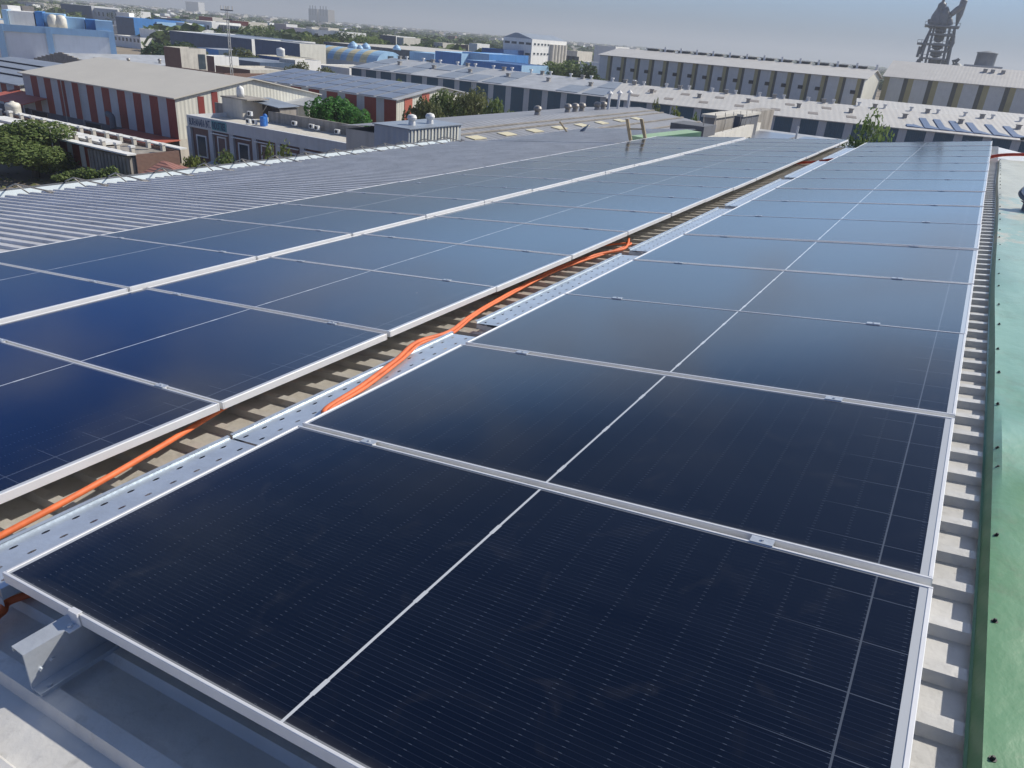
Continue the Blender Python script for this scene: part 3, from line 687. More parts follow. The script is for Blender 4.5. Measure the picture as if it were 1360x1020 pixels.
def width_to(px, py, y, c): return abs(at_y(px, py, y).x - c.x)

# --- red and grey striped shed -------------------------------------------------
zt = -7.3; fr = at_z(232, 131, zt); fl = at_z(30, 97, zt)
YF = fr.y
spec = [(1.6, 'white_clad')]
for i in range(10): spec += [(1.35, 'red'), (1.35 if i < 9 else .02, 'white_clad')]
t, L, H, ry, sl, rf = shed('striped_shed', 'large red and pale grey striped metal shed with a smooth grey roof', (fl.x, YF), (fr.x, YF), zt, 21, 1.85, spec, 'grey_roof', split=.38, lowmat='darkwall', endmat='cream_clad', endlow='lightconc')
for (u0, u1) in ((.6, 1.7), (2.35, 3.4)):
    k = MB(); k.box(L + .002, u0 * 1.05 + 2.2, H * .70, L + .04, u0 * 1.05 + 3.0, H * 1.0 + u0 * .25, 'red'); k.build('cladding_stripe', t)
for (x0, x1, hh) in ((.8, 4.2, .36), (12.2, 15.2, .35), (21.5, 25.0, .34)):
    k = MB(); k.box(x0, -.06, 0, x1, .01, H * hh, 'dark'); k.box(x0 - .15, -.12, 0, x0 - .001, .0, H * hh, 'conc'); k.box(x1 + .001, -.12, 0, x1 + .15, 0, H * hh, 'conc'); k.build('doorway', t)
k = MB(); k.cyl((8.6, -.2, .5), (8.6, -.2, H), .05, 'pole', 6); k.build('downpipe', t)
k = MB(); k.cyl((12.1, -.2, .5), (12.1, -.2, H), .05, 'pole', 6); k.build('downpipe', t)
# red lean-to at its right end
k = MB(); k.hexa([(19.6, -3.6, H * .335), (L + .2, -3.6, H * .335), (L + .2, -.02, H * .36), (19.6, -.02, H * .36), (19.6, -3.6, H * .335 + .1), (L + .2, -3.6, H * .335 + .1), (L + .2, -.02, H * .36 + .1), (19.6, -.02, H * .36 + .1)], 'canopy')
cn = k.build('canopy', t)
k = MB(); k.cyl((25.2, -3.4, 0), (25.2, -3.4, H * .335), .07, 'pole', 8); k.build('post', cn)
# dust duct beside the wall
c = at_y(152, 178, YF - 1.2)
k = MB(); g0 = c.z; k.tube(spline([(c.x, YF - 1.2, GZ), (c.x, YF - 1.2, g0 + 1.2), (c.x - .1, YF - 1.2, g0 + 1.9), (c.x - .8, YF - 1.2, g0 + 2.1)], 5), .33, 'steel_dark', 10); k.box(c.x - .8, YF - 2.4, GZ, c.x + 2.2, YF - .6, g0 + .1, 'steel_dark')
put(k, 'dust_collector', None, 'dark dust collector with a bent duct in front of the striped shed', 'dust collector')
# --- shed to its left ----------------------------------------------------------
fr2 = at_y(28, 114, YF + 1.0); 
spec = []
for i in range(8): spec += [(1.5, 'white_clad'), (1.1, 'red')]
t2, L2_, H2, ry2, sl2, rf2 = shed('striped_shed', 'striped shed under a blue-grey stepped roof at the left edge, beside the smooth grey roof', (fr2.x - 26, YF + 1.0), (fr2.x - .4, YF + 1.0), fr2.z, 26, at_y(86, 87, YF + 14).z - fr2.z, spec, 'blue_roof', split=.45, lowmat='darkwall')
for q in (3.2, 6.3, 9.4):
    k = MB(); k.box(-.3, q, H2 + q * sl2 + .15, L2_ + .3, q + .25, H2 + q * sl2 + .30, 'dark'); k.build('roof_joint', t2)
k = MB(); c = at_y(30, 140, YF - 3)
k.hexa([(c.x - 9, YF - 3, c.z), (c.x, YF - 3, c.z), (c.x, YF + .9, c.z + .8), (c.x - 9, YF + .9, c.z + .8), (c.x - 9, YF - 3, c.z + .1), (c.x, YF - 3, c.z + .1), (c.x, YF + .9, c.z + .9), (c.x - 9, YF + .9, c.z + .9)], 'canopy')
for xx in (c.x - .2, c.x - 4, c.x - 8): k.cyl((xx, YF - 2.8, GZ), (xx, YF - 2.8, c.z), .07, 'pole', 8)
put(k, 'open_canopy', None, 'faded red open canopy at the left edge in front of the striped sheds', 'canopy')
def tank(px, py, y, r, h, label, m='tank', group='roof water tanks', ribs=True):
    c = at_y(px, py, y); k = MB()
    pr = [(r, 0)]
    for i in range(1, 7): pr += [(r, h * .8 * i / 7 - .03), (r * 1.03, h * .8 * i / 7)]
    pr += [(r, h * .84), (r * .85, h * .93), (r * .3, h), (r * .28, h * 1.05)]
    k.lathe((0, 0, 0), pr, m, 18); o = k.build('water_tank', loc=(c.x, y, c.z), smooth=True); return tag(o, label, 'water tank', group)
tank(20, 157, 44, .75, 1.7, 'cream water tank under the red canopy at the left edge')
# --- long low building with roof posts ---------------------------------------
zl = -10.6; a_ = at_z(176, 205, zl); b_ = at_z(0, 158, zl); yl = a_.y
wl_ = 42
t = block('workshop', 'long low workshop with a white roof edge, striped panels and roof posts', (at_y(180, 205, yl).x, yl), 30, 4.4, zl, 'darkwall', 'conc', wins=[], parapet=.25, mside='brick')
for i in range(4):
    k = MB(); x = -14.5 + i * 2.0
    k.box(x, -.07, 1.2, x + .75, .01, 3.1, 'white'); k.box(x + .78, -.06, 1.2, x + 1.9, .01, 3.1, 'red'); k.build('wall_panel', t)
k = MB(); k.box(-6.4, -.5, 0, -.2, -.02, 3.15, 'conc')
for i in range(12): k.cyl((-6.2 + i * .53, -.55, 0), (-6.2 + i * .53, -.55, 3.1), .1, 'conc', 6)
k.build('ribbed_wall', t)
k = MB(); k.box(-30, -.9, 3.42, .15, -.02, 3.55, 'white'); k.box(-30, 4.5, 3.5, 0, 5.3, 3.62, 'white'); k.build('roof_edge', t)
pk = MB(); pk.box(-.16, -.16, 0, .16, .16, .55, 'lightconc'); pk.box(-.22, -.22, .55, .22, .22, .72, 'white'); p0 = None
for i in range(14):
    for yy in ((.5, 3.6) if i < 6 else (3.6,)):
        if p0 is None: p0 = pk.build('roof_post', t); o = p0
        else: o = p0.copy(); COL.objects.link(o); o.parent = t
        o.location = (-1.2 - i * 2.15, yy, 3.3)
for i in range(8):
    k = MB(); k.box(-27 + i * 2.6, 1.1, 3.30, -24.7 + i * 2.6, 3.0, 3.52, 'white'); k.build('roof_slab', t)
# --- small house with ribbed dusty red roof -----------------------------------
c0 = at_z(178, 237, -11.6); c1 = at_z(216, 214, -10.9); c2 = at_z(283, 229, -11.6)
t = thing('small_shed', (c0.x, c0.y, GZ), 'small shed with a dusty red ribbed hip roof beside the gutter', 'shed')
x0, x1_, y0_, y1_ = c0.x + .1, c0.x + 7.4, c0.y + .3, c0.y + 5
k = MB(); k.box(x0 + .4, y0_ + .4, GZ, x1_ - .4, y1_ - .4, -11.4, 'lightconc'); o = k.build('wall', t); o.location = -Vector(t.location)
k = MB(); zz = -11.35; ap_ = at_y(216, 213, (y0_ + y1_) / 2); ap = (ap_.x, ap_.y, ap_.z)
for p, q in (((x0, y0_), (x1_, y0_)), ((x1_, y0_), (x1_, y1_)), ((x1_, y1_), (x0, y1_)), ((x0, y1_), (x0, y0_))): k.poly([(*p, zz), (*q, zz), ap], 'tile')
o = k.build('roof', t); o.location = -Vector(t.location)
# --- building with the sign ----------------------------------------------------
zs = -8.0; s0 = at_z(252, 152, zs); ysn = s0.y
s1x = at_y(560, 206, ysn).x
t = thing('office_block', (s0.x, ysn, GZ), 'brown rendered office block with pale blue pilasters and a blue lettered sign on its parapet', 'building')
Wd = s1x - s0.x + 8; H = zs - GZ; D = 5.6
w = MB()
w.box(0, 0, 0, Wd, D, H - .45, 'plum'); w.box(-.1, -.32, H - 1.1, Wd + .1, 0 - .002, H, 'bluewhite')
w.box(-.1, .0, H - .446, .1, D, H, 'bluewhite')
w.build('wall', t)
r = MB(); r.box(.1, .001, H - .445, Wd, D, H - .40, 'lightconc'); r.build('roof', t)
def snx(px, py): return at_y(px, py, ysn).x - s0.x
pil = [(255, 190), (283, 190), (310, 190), (340, 190), (371, 190), (403, 190), (436, 190), (465, 200), (498, 205)]
xs_ = [snx(*q) for q in pil]
for i, x in enumerate(xs_):
    k = MB(); k.box(x - .28, -.24, 0, x + .28, -.001, H - 1.102, 'bluewhite'); k.build('pilaster', t)
for i in range(len(xs_) - 1):
    xm = (xs_[i] + xs_[i + 1]) / 2 + (-.1 if i else 0); ww = .62 if i != 1 else .5
    top = H - 1.9 if i % 2 == 0 or i == 0 else H - 1.7; bot = top - (1.9 if i == 0 else 4.0)
    f = MB()
    for (xa, za, xb, zb_) in ((xm - ww - .13, bot - .13, xm - ww, top + .13), (xm + ww, bot - .13, xm + ww + .13, top + .13), (xm - ww, top, xm + ww, top + .13), (xm - ww, bot - .13, xm + ww, bot)):
        f.box(xa, -.09, za, xb, -.002, zb_, 'white')
    wf = f.build('window', t)
    g = MB(); g.box(xm - ww, -.04, bot if i in (0,) else bot + 1.6, xm + ww, -.003, top, 'winglass' if i in (0, 2, 4, 6) else 'plum'); g.build('pane', wf)
    if i >= 1:
        k = MB(); k.box(xs_[i] + .29, -.5, H - 1.35, xs_[i + 1] - .29, -.325, H - 1.27, 'white'); k.build('sunshade', t)
# sign boards with lettering
def text_mesh(txt, size, m, parent, loc, depth=.02, sx=1.0):
    cu = bpy.data.curves.new('lettering', 'FONT'); cu.body = txt; cu.size = size; cu.extrude = depth; cu.offset = size * .02
    o = bpy.data.objects.new('lettering', cu); COL.objects.link(o)
    dg = bpy.context.evaluated_depsgraph_get(); me = bpy.data.meshes.new_from_object(o.evaluated_get(dg))
    COL.objects.unlink(o); bpy.data.objects.remove(o)
    me.materials.clear(); me.materials.append(M[m])
    n = bpy.data.objects.new('lettering', me); COL.objects.link(n); n.parent = parent
    n.rotation_euler = (math.pi / 2, 0, 0); n.location = loc; wdt = max(v.co.x for v in me.vertices)
    n.scale = (sx / wdt, 1, 1); return n
xa, xb = .15, snx(304, 163)
xm = snx(284, 158)
k = MB(); k.box(xa, -.36, H - .98, xm, -.322, H - .12, 'bluewhite'); s_ = k.build('sign_board', t)
text_mesh('BURHANARA INT.', .95, 'signblue', s_, (xa + .12, -.365, H - .88), .012, xm - xa - .25)
k = MB(); k.box(xm + .02, -.36, H - .98, xb, -.322, H - .12, 'tealteal'); s_ = k.build('sign_board', t)
text_mesh('INDUSTRIES', .95, 'signblue', s_, (xm + .15, -.365, H - .88), .012, xb - xm - .3)
# stair head, tank, AC units, barrel, dark roofed hut, parapet with units on that roof
rz = zs - .40
def sb(px, py, yy=0): return at_z(px, py, rz)
c = at_z(323, 159, rz); cl = at_z(304, 154, rz)
k = MB(); hh = 1.9
k.box(cl.x, c.y, rz, c.x, c.y + 2.6, rz + hh, 'lightconc'); k.box(cl.x - .1, c.y - .1, rz + hh + .001, c.x + .9, c.y + 2.8, rz + hh + .12, 'conc')
k.box(cl.x - 1.6, c.y + .3, rz, cl.x - .003, c.y + .45, rz + 1.2, 'conc')
sh = put(k, 'stair_block', None, 'rendered stair head block standing on the office roof under a white tank', 'stair block')
cc = Vector(((cl.x + c.x) / 2 + .3, c.y + .9, rz + hh + .13))
k = MB(); k.lathe((0, 0, 0), [(.36, 0), (.38, .4), (.36, .8), (.3, .95), (.12, 1.05), (.1, 1.1)], 'white', 18); o = k.build('water_tank', loc=cc, smooth=True); tag(o, 'small white water tank on top of the stair head', 'water tank', 'roof water tanks')
def ac(loc, label, rot=0):
    t = thing('air_conditioner', loc, label, 'air conditioner', 'outdoor units on the office roof', (0, 0, rot))
    m = MB(); m.box(-.42, -.17, .06, .42, .17, .68, 'white'); m.box(-.38, -.14, 0, -.3, .14, .06, 'dark'); m.box(.3, -.14, 0, .38, .14, .06, 'dark'); m.build('casing', t)
    m = MB(); m.lathe((-.1, -.17, .37), [(.25, 0), (.25, .015), (.08, .02)], 'dark', 16, (0, -1, 0)); m.build('fan', t); t.scale = (.66, .66, .66); return t
for (px, py, dz, l) in ((332, 150, .0, 'air conditioner unit mounted above the others beside the stair head'), (330, 160, 0, 'air conditioner unit standing left at the foot of the stair head'), (338, 161, 0, 'air conditioner unit standing right at the foot of the stair head'),
                        (391, 163, 0, 'air conditioner unit nearest the hut along the grey parapet'), (414, 167, 0, 'left one of the pair of air conditioner units on the grey parapet'), (421, 169, 0, 'right one of the pair of air conditioner units on the grey parapet'),
                        (448, 174, 0, 'air conditioner unit right of the pair on the grey parapet'), (479, 179, 0, 'air conditioner unit at the right end of the grey parapet')):
    p = at_y(px, py, ysn + (2.4 if px < 345 else 4.9)); ac((p.x, p.y, p.z - .3), l, 0)
# grey parapet
pa = at_y(357, 163, ysn + D); pb = at_y(500, 186, ysn + D)
k = MB(); k.box(pa.x, ysn + D + .002, rz - 1.5, pb.x + 2, ysn + D + .2, rz + 1.05, 'conc'); put(k, 'parapet_wall', None, 'stained grey parapet wall along the back of the office roof', 'wall')
# hut with blue dark roof
h0 = at_y(333, 141, ysn + D + .5); h1 = at_y(368, 145, ysn + D + .5)
k = thing('roof_hut', (h0.x, ysn + D + .6, rz), 'dark open hut with a sloping slate roof on the office roof', 'hut')
m = MB(); hw = h1.x - h0.x + .3
m.box(0, 2.2, 0, hw, 2.35, 1.4, 'darkwall'); m.box(0, 0, 0, .12, 2.2, 1.6, 'darkwall'); m.box(hw - .12, 0, 0, hw, 2.2, 1.3, 'conc'); m.build('wall', k)
m = MB(); m.hexa([(-.2, -.4, 1.75), (hw + .2, -.4, 1.45), (hw + .2, 2.5, 1.5), (-.2, 2.5, 1.9), (-.2, -.4, 1.82), (hw + .2, -.4, 1.52), (hw + .2, 2.5, 1.57), (-.2, 2.5, 1.97)], 'blue_roof'); m.build('roof', k)
p = at_y(349, 158, ysn + 2.8); m = MB(); m.lathe((0, 0, 0), [(.28, 0), (.3, .2), (.28, .45), (.3, .7), (.26, .9)], 'bluebarrel', 14); o = m.build('barrel', loc=(p.x, p.y, rz)); tag(o, 'blue plastic barrel on the office roof beside the hut', 'barrel')
m = MB(); m.lathe((0, 0, 0), [(.22, 0), (.24, .3), (.22, .6), (.1, .68)], 'bluebarrel', 14); o = m.build('barrel', loc=(p.x - .35, p.y + .6, rz + .001)); o.scale = (1, 1, 1.6); tag(o, 'taller blue barrel behind the other one by the hut', 'barrel')
# --- second striped shed with panels on its roof ------------------------------
zt2 = -7.0; e0 = at_z(340, 107, zt2); e1 = at_z(527, 133, zt2); yy2 = (e0.y + e1.y) / 2
spec = [(.8, 'red')]
for i in range(8): spec += [(1.25, 'white_clad'), (1.9, 'red')]
t, L, H, ry, sl, rf = shed('striped_shed', 'dark red and grey striped shed with solar sheets on its roof, behind the office block', (e0.x - 2, yy2), (e1.x, yy2), zt2, 19, 1.35, spec, 'light_roof', split=.33, lowmat='darkwall', endmat='cream_clad')
for (a, c_) in ((1.6, 3.2), (5.2, 6.8)):
    k = MB(); k.box(L + .002, a, H * .33, L + .05, c_, H + a * sl - .05, 'canopy'); k.build('cladding_stripe', t)
ns = 9
for i in range(ns):
    for j in range(3):
        x0 = .3 + i * (L - .4) / ns; x1_ = x0 + (L - .4) / ns - .42; ya = -.2 + j * 3.15; yb = ya + 2.95
        k = MB(); k.hexa([(x0, ya, H + ya * sl + .16), (x1_, ya, H + ya * sl + .16), (x1_, yb, H + yb * sl + .16), (x0, yb, H + yb * sl + .16), (x0, ya, H + ya * sl + .22), (x1_, ya, H + ya * sl + .22), (x1_, yb, H + yb * sl + .22), (x0, yb, H + yb * sl + .22)], 'solar_far'); k.build('solar_sheet', t)
# low white shed in front of it
a_ = at_y(410, 142, yy2 - 9); w0 = at_y(346, 130, yy2 - 9)
t, *_ = shed('white_shed', 'low white clad shed between the striped shed and the green tree', (w0.x - 1, yy2 - 9), (a_.x, yy2 - 9), a_.z, 7, .5, [(1, 'cream_clad')], 'light_roof', endmat='cream_clad')
# right part: dark lower extension under the dark red shed
# --- neighbouring roof between us and the trees --------------------------------
t = thing('neighbour_hall', (-22.3, 23.9, GZ), 'low hall with a pale ribbed roof, yellow skylights and roof vents just beyond the gutter', 'building')
def nz_(x): return (-2.23 - (x + 18) * .105) if x > -18 else (-2.23 + (x + 18) * .105)
k = MB(); xs_ = [-22.3, -18, -11.3]
for xa, xb in zip(xs_[:-1], xs_[1:]):
    k.poly([(xa + 22.3, 0, nz_(xa) - GZ), (xb + 22.3, 0, nz_(xb) - GZ), (xb + 22.3, 24, nz_(xb) - GZ), (xa + 22.3, 24, nz_(xa) - GZ)], 'pale_roof')
k.build('roof', t)
k = MB(); k.box(.15, .15, 0, 10.9, 23.8, nz_(-22.3) - GZ - .12, 'lightconc'); k.build('wall', t)
for q in (.95, 1.6, 3.0, 4.2):
    k = MB(); x = -18 + q; k.box(x + 22.3, 0, nz_(x) - GZ, x + 22.3 + .14, 24, nz_(x) - GZ + .05, 'conc'); k.build('roof_joint', t)
for i in range(1, 9):
    yq = -1.9 + i * 2.45; x = -18 + 2.0; k = MB()
    k.hexa([(x + 22.3 + dx, yq + dy, nz_(x + dx) - GZ + dz) for dz in (.012, .035) for dx, dy in ((0, 0), (.5, 0), (.5, .9), (0, .9))], 'skylight'); k.build('skylight', t)
def turb(parent, loc, s=1.0, name='roof_vent', mt='vent'):
    k = MB(); k.lathe((0, 0, 0), [(.22 * s, -.15), (.20 * s, .18 * s), (.16 * s, .2 * s), (.27 * s, .32 * s), (.29 * s, .42 * s), (.22 * s, .55 * s), (.06 * s, .6 * s)], mt, 14)
    return k.build(name, parent, smooth=False, loc=loc)
for (px, py) in ((714, 147), (754, 145), (764, 143.5), (773, 143), (793, 144), (801, 143)):
    p = at_x(px, py, -18.8); v = turb(t, (p.x + 22.3, min(23.4, p.y - 23.9), nz_(-18.8) - GZ), .8)
for (px, py) in ((821, 140), (834, 141), (808, 142)):
    p = at_x(px, py, -18.3); k = MB(); k.cyl((0, 0, -.1), (0, 0, .9), .09, 'ventwhite', 8); k.lathe((0, 0, .9), [(.2, 0), (.2, .05), (.03, .2)], 'ventwhite', 10); k.build('vent_pipe', t, loc=(p.x + 22.3, min(23.4, p.y - 23.9), nz_(-18.3) - GZ))
# white plant box on it
zc = -1.75; q0 = at_z(543, 172, zc); q1 = at_z(492, 165, zc); q2 = at_z(615, 166, zc)
t = thing('plant_room', (q1.x, q0.y, nz_(-15.5) - .1), 'white ribbed metal plant room with a blue-grey lid and two turbine vents above the gutter', 'plant room')
W_ = q0.x - q1.x; D_ = q2.y - q0.y; H_ = zc - t.location.z
k = MB(); k.box(0, 0, -.3, W_, D_, H_ - .001, 'white_clad')
n_ = int(D_ / .2)
for i in range(n_): k.box(W_ - .001, .1 + i * .2, -.3, W_ + .035, .18 + i * .2, H_ - .03, 'cream_clad')
k.build('casing', t)
k = MB(); k.box(-.05, -.05, H_, W_ + .08, D_ + .05, H_ + .03, 'blue_roof'); k.build('lid', t)
for (px, py) in ((547, 166), (571, 164)):
    p = at_z(px, py, zc + .03); turb(t, (p.x - t.location.x, p.y - t.location.y, H_ + .03), .62, mt='ventwhite')
m = MB(); s_ = at_y(765, 178, 21.5); m.cyl((s_.x, 21.5, s_.z - .3), (s_.x - .5, 21.2, s_.z + .35), .03, 'timber', 6); m.hexa([(s_.x + v[0], 21.5 + v[1], s_.z + v[2]) for v in ((-.05, 0, -.2), (.05, 0, -.2), (.05, .1, -.2), (-.05, .1, -.2), (.15, 0, .15), (.4, 0, .35), (.4, .1, .35), (.15, .1, .15))], 'navyclad')
put(m, 'brush', None, 'dark bristled broom propped at the far edge of the ribbed roof', 'broom')
# --- green tarpaulined duct and concrete frames beyond the panels --------------
t = thing('green_duct', (-5.0, 17.6, -2.2), 'pale green boxed duct lying beyond the far end of the panels', 'duct')
g0 = at_y(842, 184, 18.6); g1 = at_y(915, 175, 19.8)
for dz, dy, mt in ((0, 0, 'tarp'),):
    k = MB()
    a0, a1 = at_y(838, 180, 17.5), at_y(912, 172, 18.7)
    def pr(p, w, h): return [Vector((p.x, p.y, p.z - h)), Vector((p.x + w, p.y - .1, p.z - h)), Vector((p.x + w, p.y - .1, p.z)), Vector((p.x, p.y, p.z))]
    A = pr(a0, .45, .3); B = pr(a1, .45, .3)
    k.hexa([v - t.location for v in (A[0], A[1], B[1], B[0], A[3], A[2], B[2], B[3])], 'tarp'); k.build('upper_casing', t)
    k = MB(); off = Vector((.5, -.25, -.12))
    k.hexa([v + off - t.location for v in (A[0], A[1], B[1], B[0], A[3], A[2], B[2], B[3])], 'tarp'); k.build('lower_casing', t)
def cblock(name, label, px0, py0, px1, py1, y, h, d, m='conc', cap=True, cat='concrete block'):
    a = at_y(px0, py0, y); c = at_y(px1, py1, y); z = (a.z + c.z) / 2
    k = MB(); k.box(a.x, y, z - h, c.x, y + d, z, m)
    if cap: k.box(a.x - .08, y - .08, z + .001, c.x + .08, y + d + .08, z + .12, 'lightconc')
    return put(k, name, None, label, cat)
cblock('roof_tank', 'stained concrete tank nearest the far end of the panels, right of the green duct', 893, 165, 932, 168, 24, 2.6, .9, cap=False)
a_ = at_y(891, 163.5, 23.8); c_ = at_y(936, 167, 23.8); k = MB(); k.box(a_.x, 23.78, a_.z - .32, c_.x, 25.1, a_.z + .02, 'darkwall'); o = k.build('tank_rim', bpy.data.objects['roof_tank'])
cblock('roof_tank', 'small concrete tank room with a pale lid behind the stained tank', 934, 156, 950, 156, 34, 2.4, 3.2)
cblock('roof_tank', 'broad dark concrete room at the middle of the concrete structures', 958, 153, 986, 154, 40, 3, 3.5, 'darkwall')
cblock('roof_tank', 'tall square concrete room at the right end of the concrete structures', 985, 147, 1005, 148, 46, 4, 4.5, cap=False)
t = thing('unfinished_building', (-3, 20, GZ), 'unfinished concrete wall with posts and beams running away beyond the panels', 'building')
A = at_y(905, 188, 21); B = at_y(1013, 160, 52)
A2 = Vector((A.x, 21, A.z)); dirv = (B - A)
k = MB(); n_ = 12
for i in range(n_):
    p = A.lerp(B, i / n_); q = A.lerp(B, (i + 1) / n_); 
    k.hexa([v - t.location for v in (p + Vector((0, 0, -.62)), p + Vector((.25, 0, -.62)), q + Vector((.25, 0, -.62)), q + Vector((0, 0, -.62)), p, p + Vector((.25, 0, 0)), q + Vector((.25, 0, 0)), q)], 'lightconc')
k.build('beam', t)
k = MB()
k.hexa([v - t.location for v in (A + Vector((.05, 0, -5)), A + Vector((.14, 0, -5)), B + Vector((.14, 0, -5)), B + Vector((.05, 0, -5)), A + Vector((.05, 0, -1.3)), A + Vector((.14, 0, -1.3)), B + Vector((.14, 0, -.9)), B + Vector((.05, 0, -.9)))], 'darkwall'); k.build('infill_wall', t)
for i in range(1, n_ + 1):
    p = A.lerp(B, i / n_); k = MB(); k.box(-.02, -.15, -5, .3, .15, -.622, 'lightconc'); k.build('post', t, loc=p - t.location)
k = MB(); k.box(-1.2, 2, 0, -.5, 30, A.z - GZ - 2.4, 'darkwall'); k.build('wall', t)
for i in range(9):
    p = A.lerp(B, .1 + i * .095); k = MB(); k.tube([(0, 0, -.1), (.05, 0, .35), (-.02, 0, .75)], .015, 'vent', 5); k.build('bar', t, loc=p - t.location + Vector((.1, 0, 0)))
# --- lower roof with panels and skylights right behind the rows ----------------
def plane_at(z): return lambda px, py: at_z(px, py, z)
t = thing('low_roof_hall', (-6, 24, GZ), 'low hall behind the solar rows with a pale roof, solar sheets and brown skylights', 'building')
cL = at_y(1010, 170, 48); zL = cL.z - .05
def lr(x, y): return (x + 6, y - 24)
x0, x1_, y0_, y1_ = cL.x, 9.0, 24, 48
k = MB(); k.box(.7, .3, 0, x1_ - x0 + .3, y1_ - y0_ - .3, zL - .45 - GZ, 'conc'); k.build('wall', t)
k = MB(); k.hexa([(x0 + 6, 0, zL - .4 - GZ), (x1_ + 6, 0, zL - .4 - GZ), (x1_ + 6, 24, zL - .4 - GZ), (x0 + 6, 24, zL - .4 - GZ), (x0 + 6, 0, zL - .9 - GZ + .6), (x1_ + 6, 0, zL - .3 - GZ), (x1_ + 6, 24, zL - GZ), (x0 + 6, 24, zL - GZ)], 'light_roof'); k.build('roof', t)
def roofz(y): return zL - .3 + (y - 24) * .3 / 24
for i in range(5):
    for j in range(4):
        if (i * 7 + j * 3) % 5 == 0: continue
        xa = x0 + .4 + i * 2.7; ya = 24.6 + j * 5.6
        k = MB(); k.hexa([(xx + 6, yy_ - 24, roofz(yy_) - GZ + dz) for dz in (.03, .09) for xx, yy_ in ((xa, ya), (xa + 2.3, ya), (xa + 2.3, ya + 4.6), (xa, ya + 4.6))], 'solar_far'); k.build('solar_sheet', t)
for (xa, ya) in ((-3.3, 29.6), (.2, 33), (-1.4, 41), (4.5, 36)):
    k = MB(); k.hexa([(xx + 6, yy_ - 24, roofz(yy_) - GZ + dz) for dz in (.1, .13) for xx, yy_ in ((xa, ya), (xa + 1.1, ya), (xa + 1.1, ya + 2.6), (xa, ya + 2.6))], 'brownsheet'); k.build('skylight', t)
turb(t, (6 + .6, 6.5, roofz(30) - GZ + .05), .7)
for (px, py, yq) in ((1060, 170, 44), (1114, 179, 40), (1179, 184, 36)):
    p = at_y(px, py, yq); k = MB(); k.cyl((0, 0, 0), (0, 0, .75), .06, 'ventwhite', 8); k.build('vent_pipe', t, loc=(p.x + 6, yq - 24, roofz(yq) - GZ))

# --- long teal sheds ----------------------------------------------------------
def tealspec(n):
    s = []
    for i in range(n): s += [(3.1, 'teal'), (1.35, 'white_clad')]
    return s
zt3 = -7.0
a = at_z(462, 90, zt3); c = at_z(800, 130, zt3); yA = 121.5
t, L, H, ry, sl, rf = shed('teal_shed', 'long teal walled shed with a grey patched roof, pale pilasters and vents', (a.x, yA), (c.x, yA + 1.5), zt3, 27, 1.9, tealspec(15), 'light_roof', ridge=.5, endmat='teal')
def teal_vents(t, L, H, ry, sl, n, seed):
    random.seed(seed); v0 = None
    k = MB(); k.box(-.3, -.3, 0, .3, .3, .55, 'vent'); k.box(-.4, -.4, .55, .4, .4, .68, 'vent')
    w = MB(); w.cyl((0, 0, 0), (0, 0, .5), .2, 'ventwhite', 10); w.box(-.28, -.25, .45, .28, .25, .68, 'ventwhite'); w0 = None
    for i in range(n):
        x = (i + .5) * L / n
        if v0 is None: v0 = k.build('roof_vent', t); o = v0; w0 = w.build('ridge_vent', t); o2 = w0
        else: o = v0.copy(); COL.objects.link(o); o.parent = t; o2 = w0.copy(); COL.objects.link(o2); o2.parent = t
        yq = ry * (.55 if i % 2 else .97); o.location = (x, yq, H + yq * sl + .1)
        o2.location = (x + 1.6, ry, H + ry * sl + .1)
teal_vents(t, L, H, ry, sl, 13, 3)
for i in range(11):
    for j in range(2):
        if (i + 2 * j) % 4 == 3 or i in (7, 8): continue
        x0 = .3 + i * L / 11; x1_ = x0 + L / 11 - .9; ya = .3 + j * 6.3; yb = ya + 5.9
        k = MB(); k.hexa([(x0, ya, H + ya * sl + .15), (x1_, ya, H + ya * sl + .15), (x1_, yb, H + yb * sl + .15), (x0, yb, H + yb * sl + .15), (x0, ya, H + ya * sl + .24), (x1_, ya, H + ya * sl + .24), (x1_, yb, H + yb * sl + .24), (x0, yb, H + yb * sl + .24)], 'blue_roof'); k.build('solar_sheet', t)
c2 = at_z(802, 130.5, zt3); d2 = at_z(1337, 185, zt3); dirx = Vector((d2.x - c2.x, d2.y - c2.y))
e2 = Vector((c2.x, c2.y)) + dirx * 1.35
t, L, H, ry, sl, rf = shed('teal_shed', 'long teal walled shed with a clean cream roof and brown skylights, below the beige hall', (c2.x + .8, c2.y), (e2.x, e2.y), zt3, 27, 1.9, tealspec(21), 'cream_roof', endmat='teal', ridge=.5)
teal_vents(t, L, H, ry, sl, 20, 4)
for i in range(13):
    for yq in (3.2, 8.2):
        x = 3 + i * L / 14 + (2.2 if yq > 5 else 0)
        if x > L * .48: continue
        k = MB(); k.hexa([(xx, yy_, H + yy_ * sl + .15 + dz) for dz in (0, .03) for xx, yy_ in ((x, yq), (x + 1.5, yq), (x + 1.5, yq + 1.6), (x, yq + 1.6))], 'brownsheet'); k.build('skylight', t)
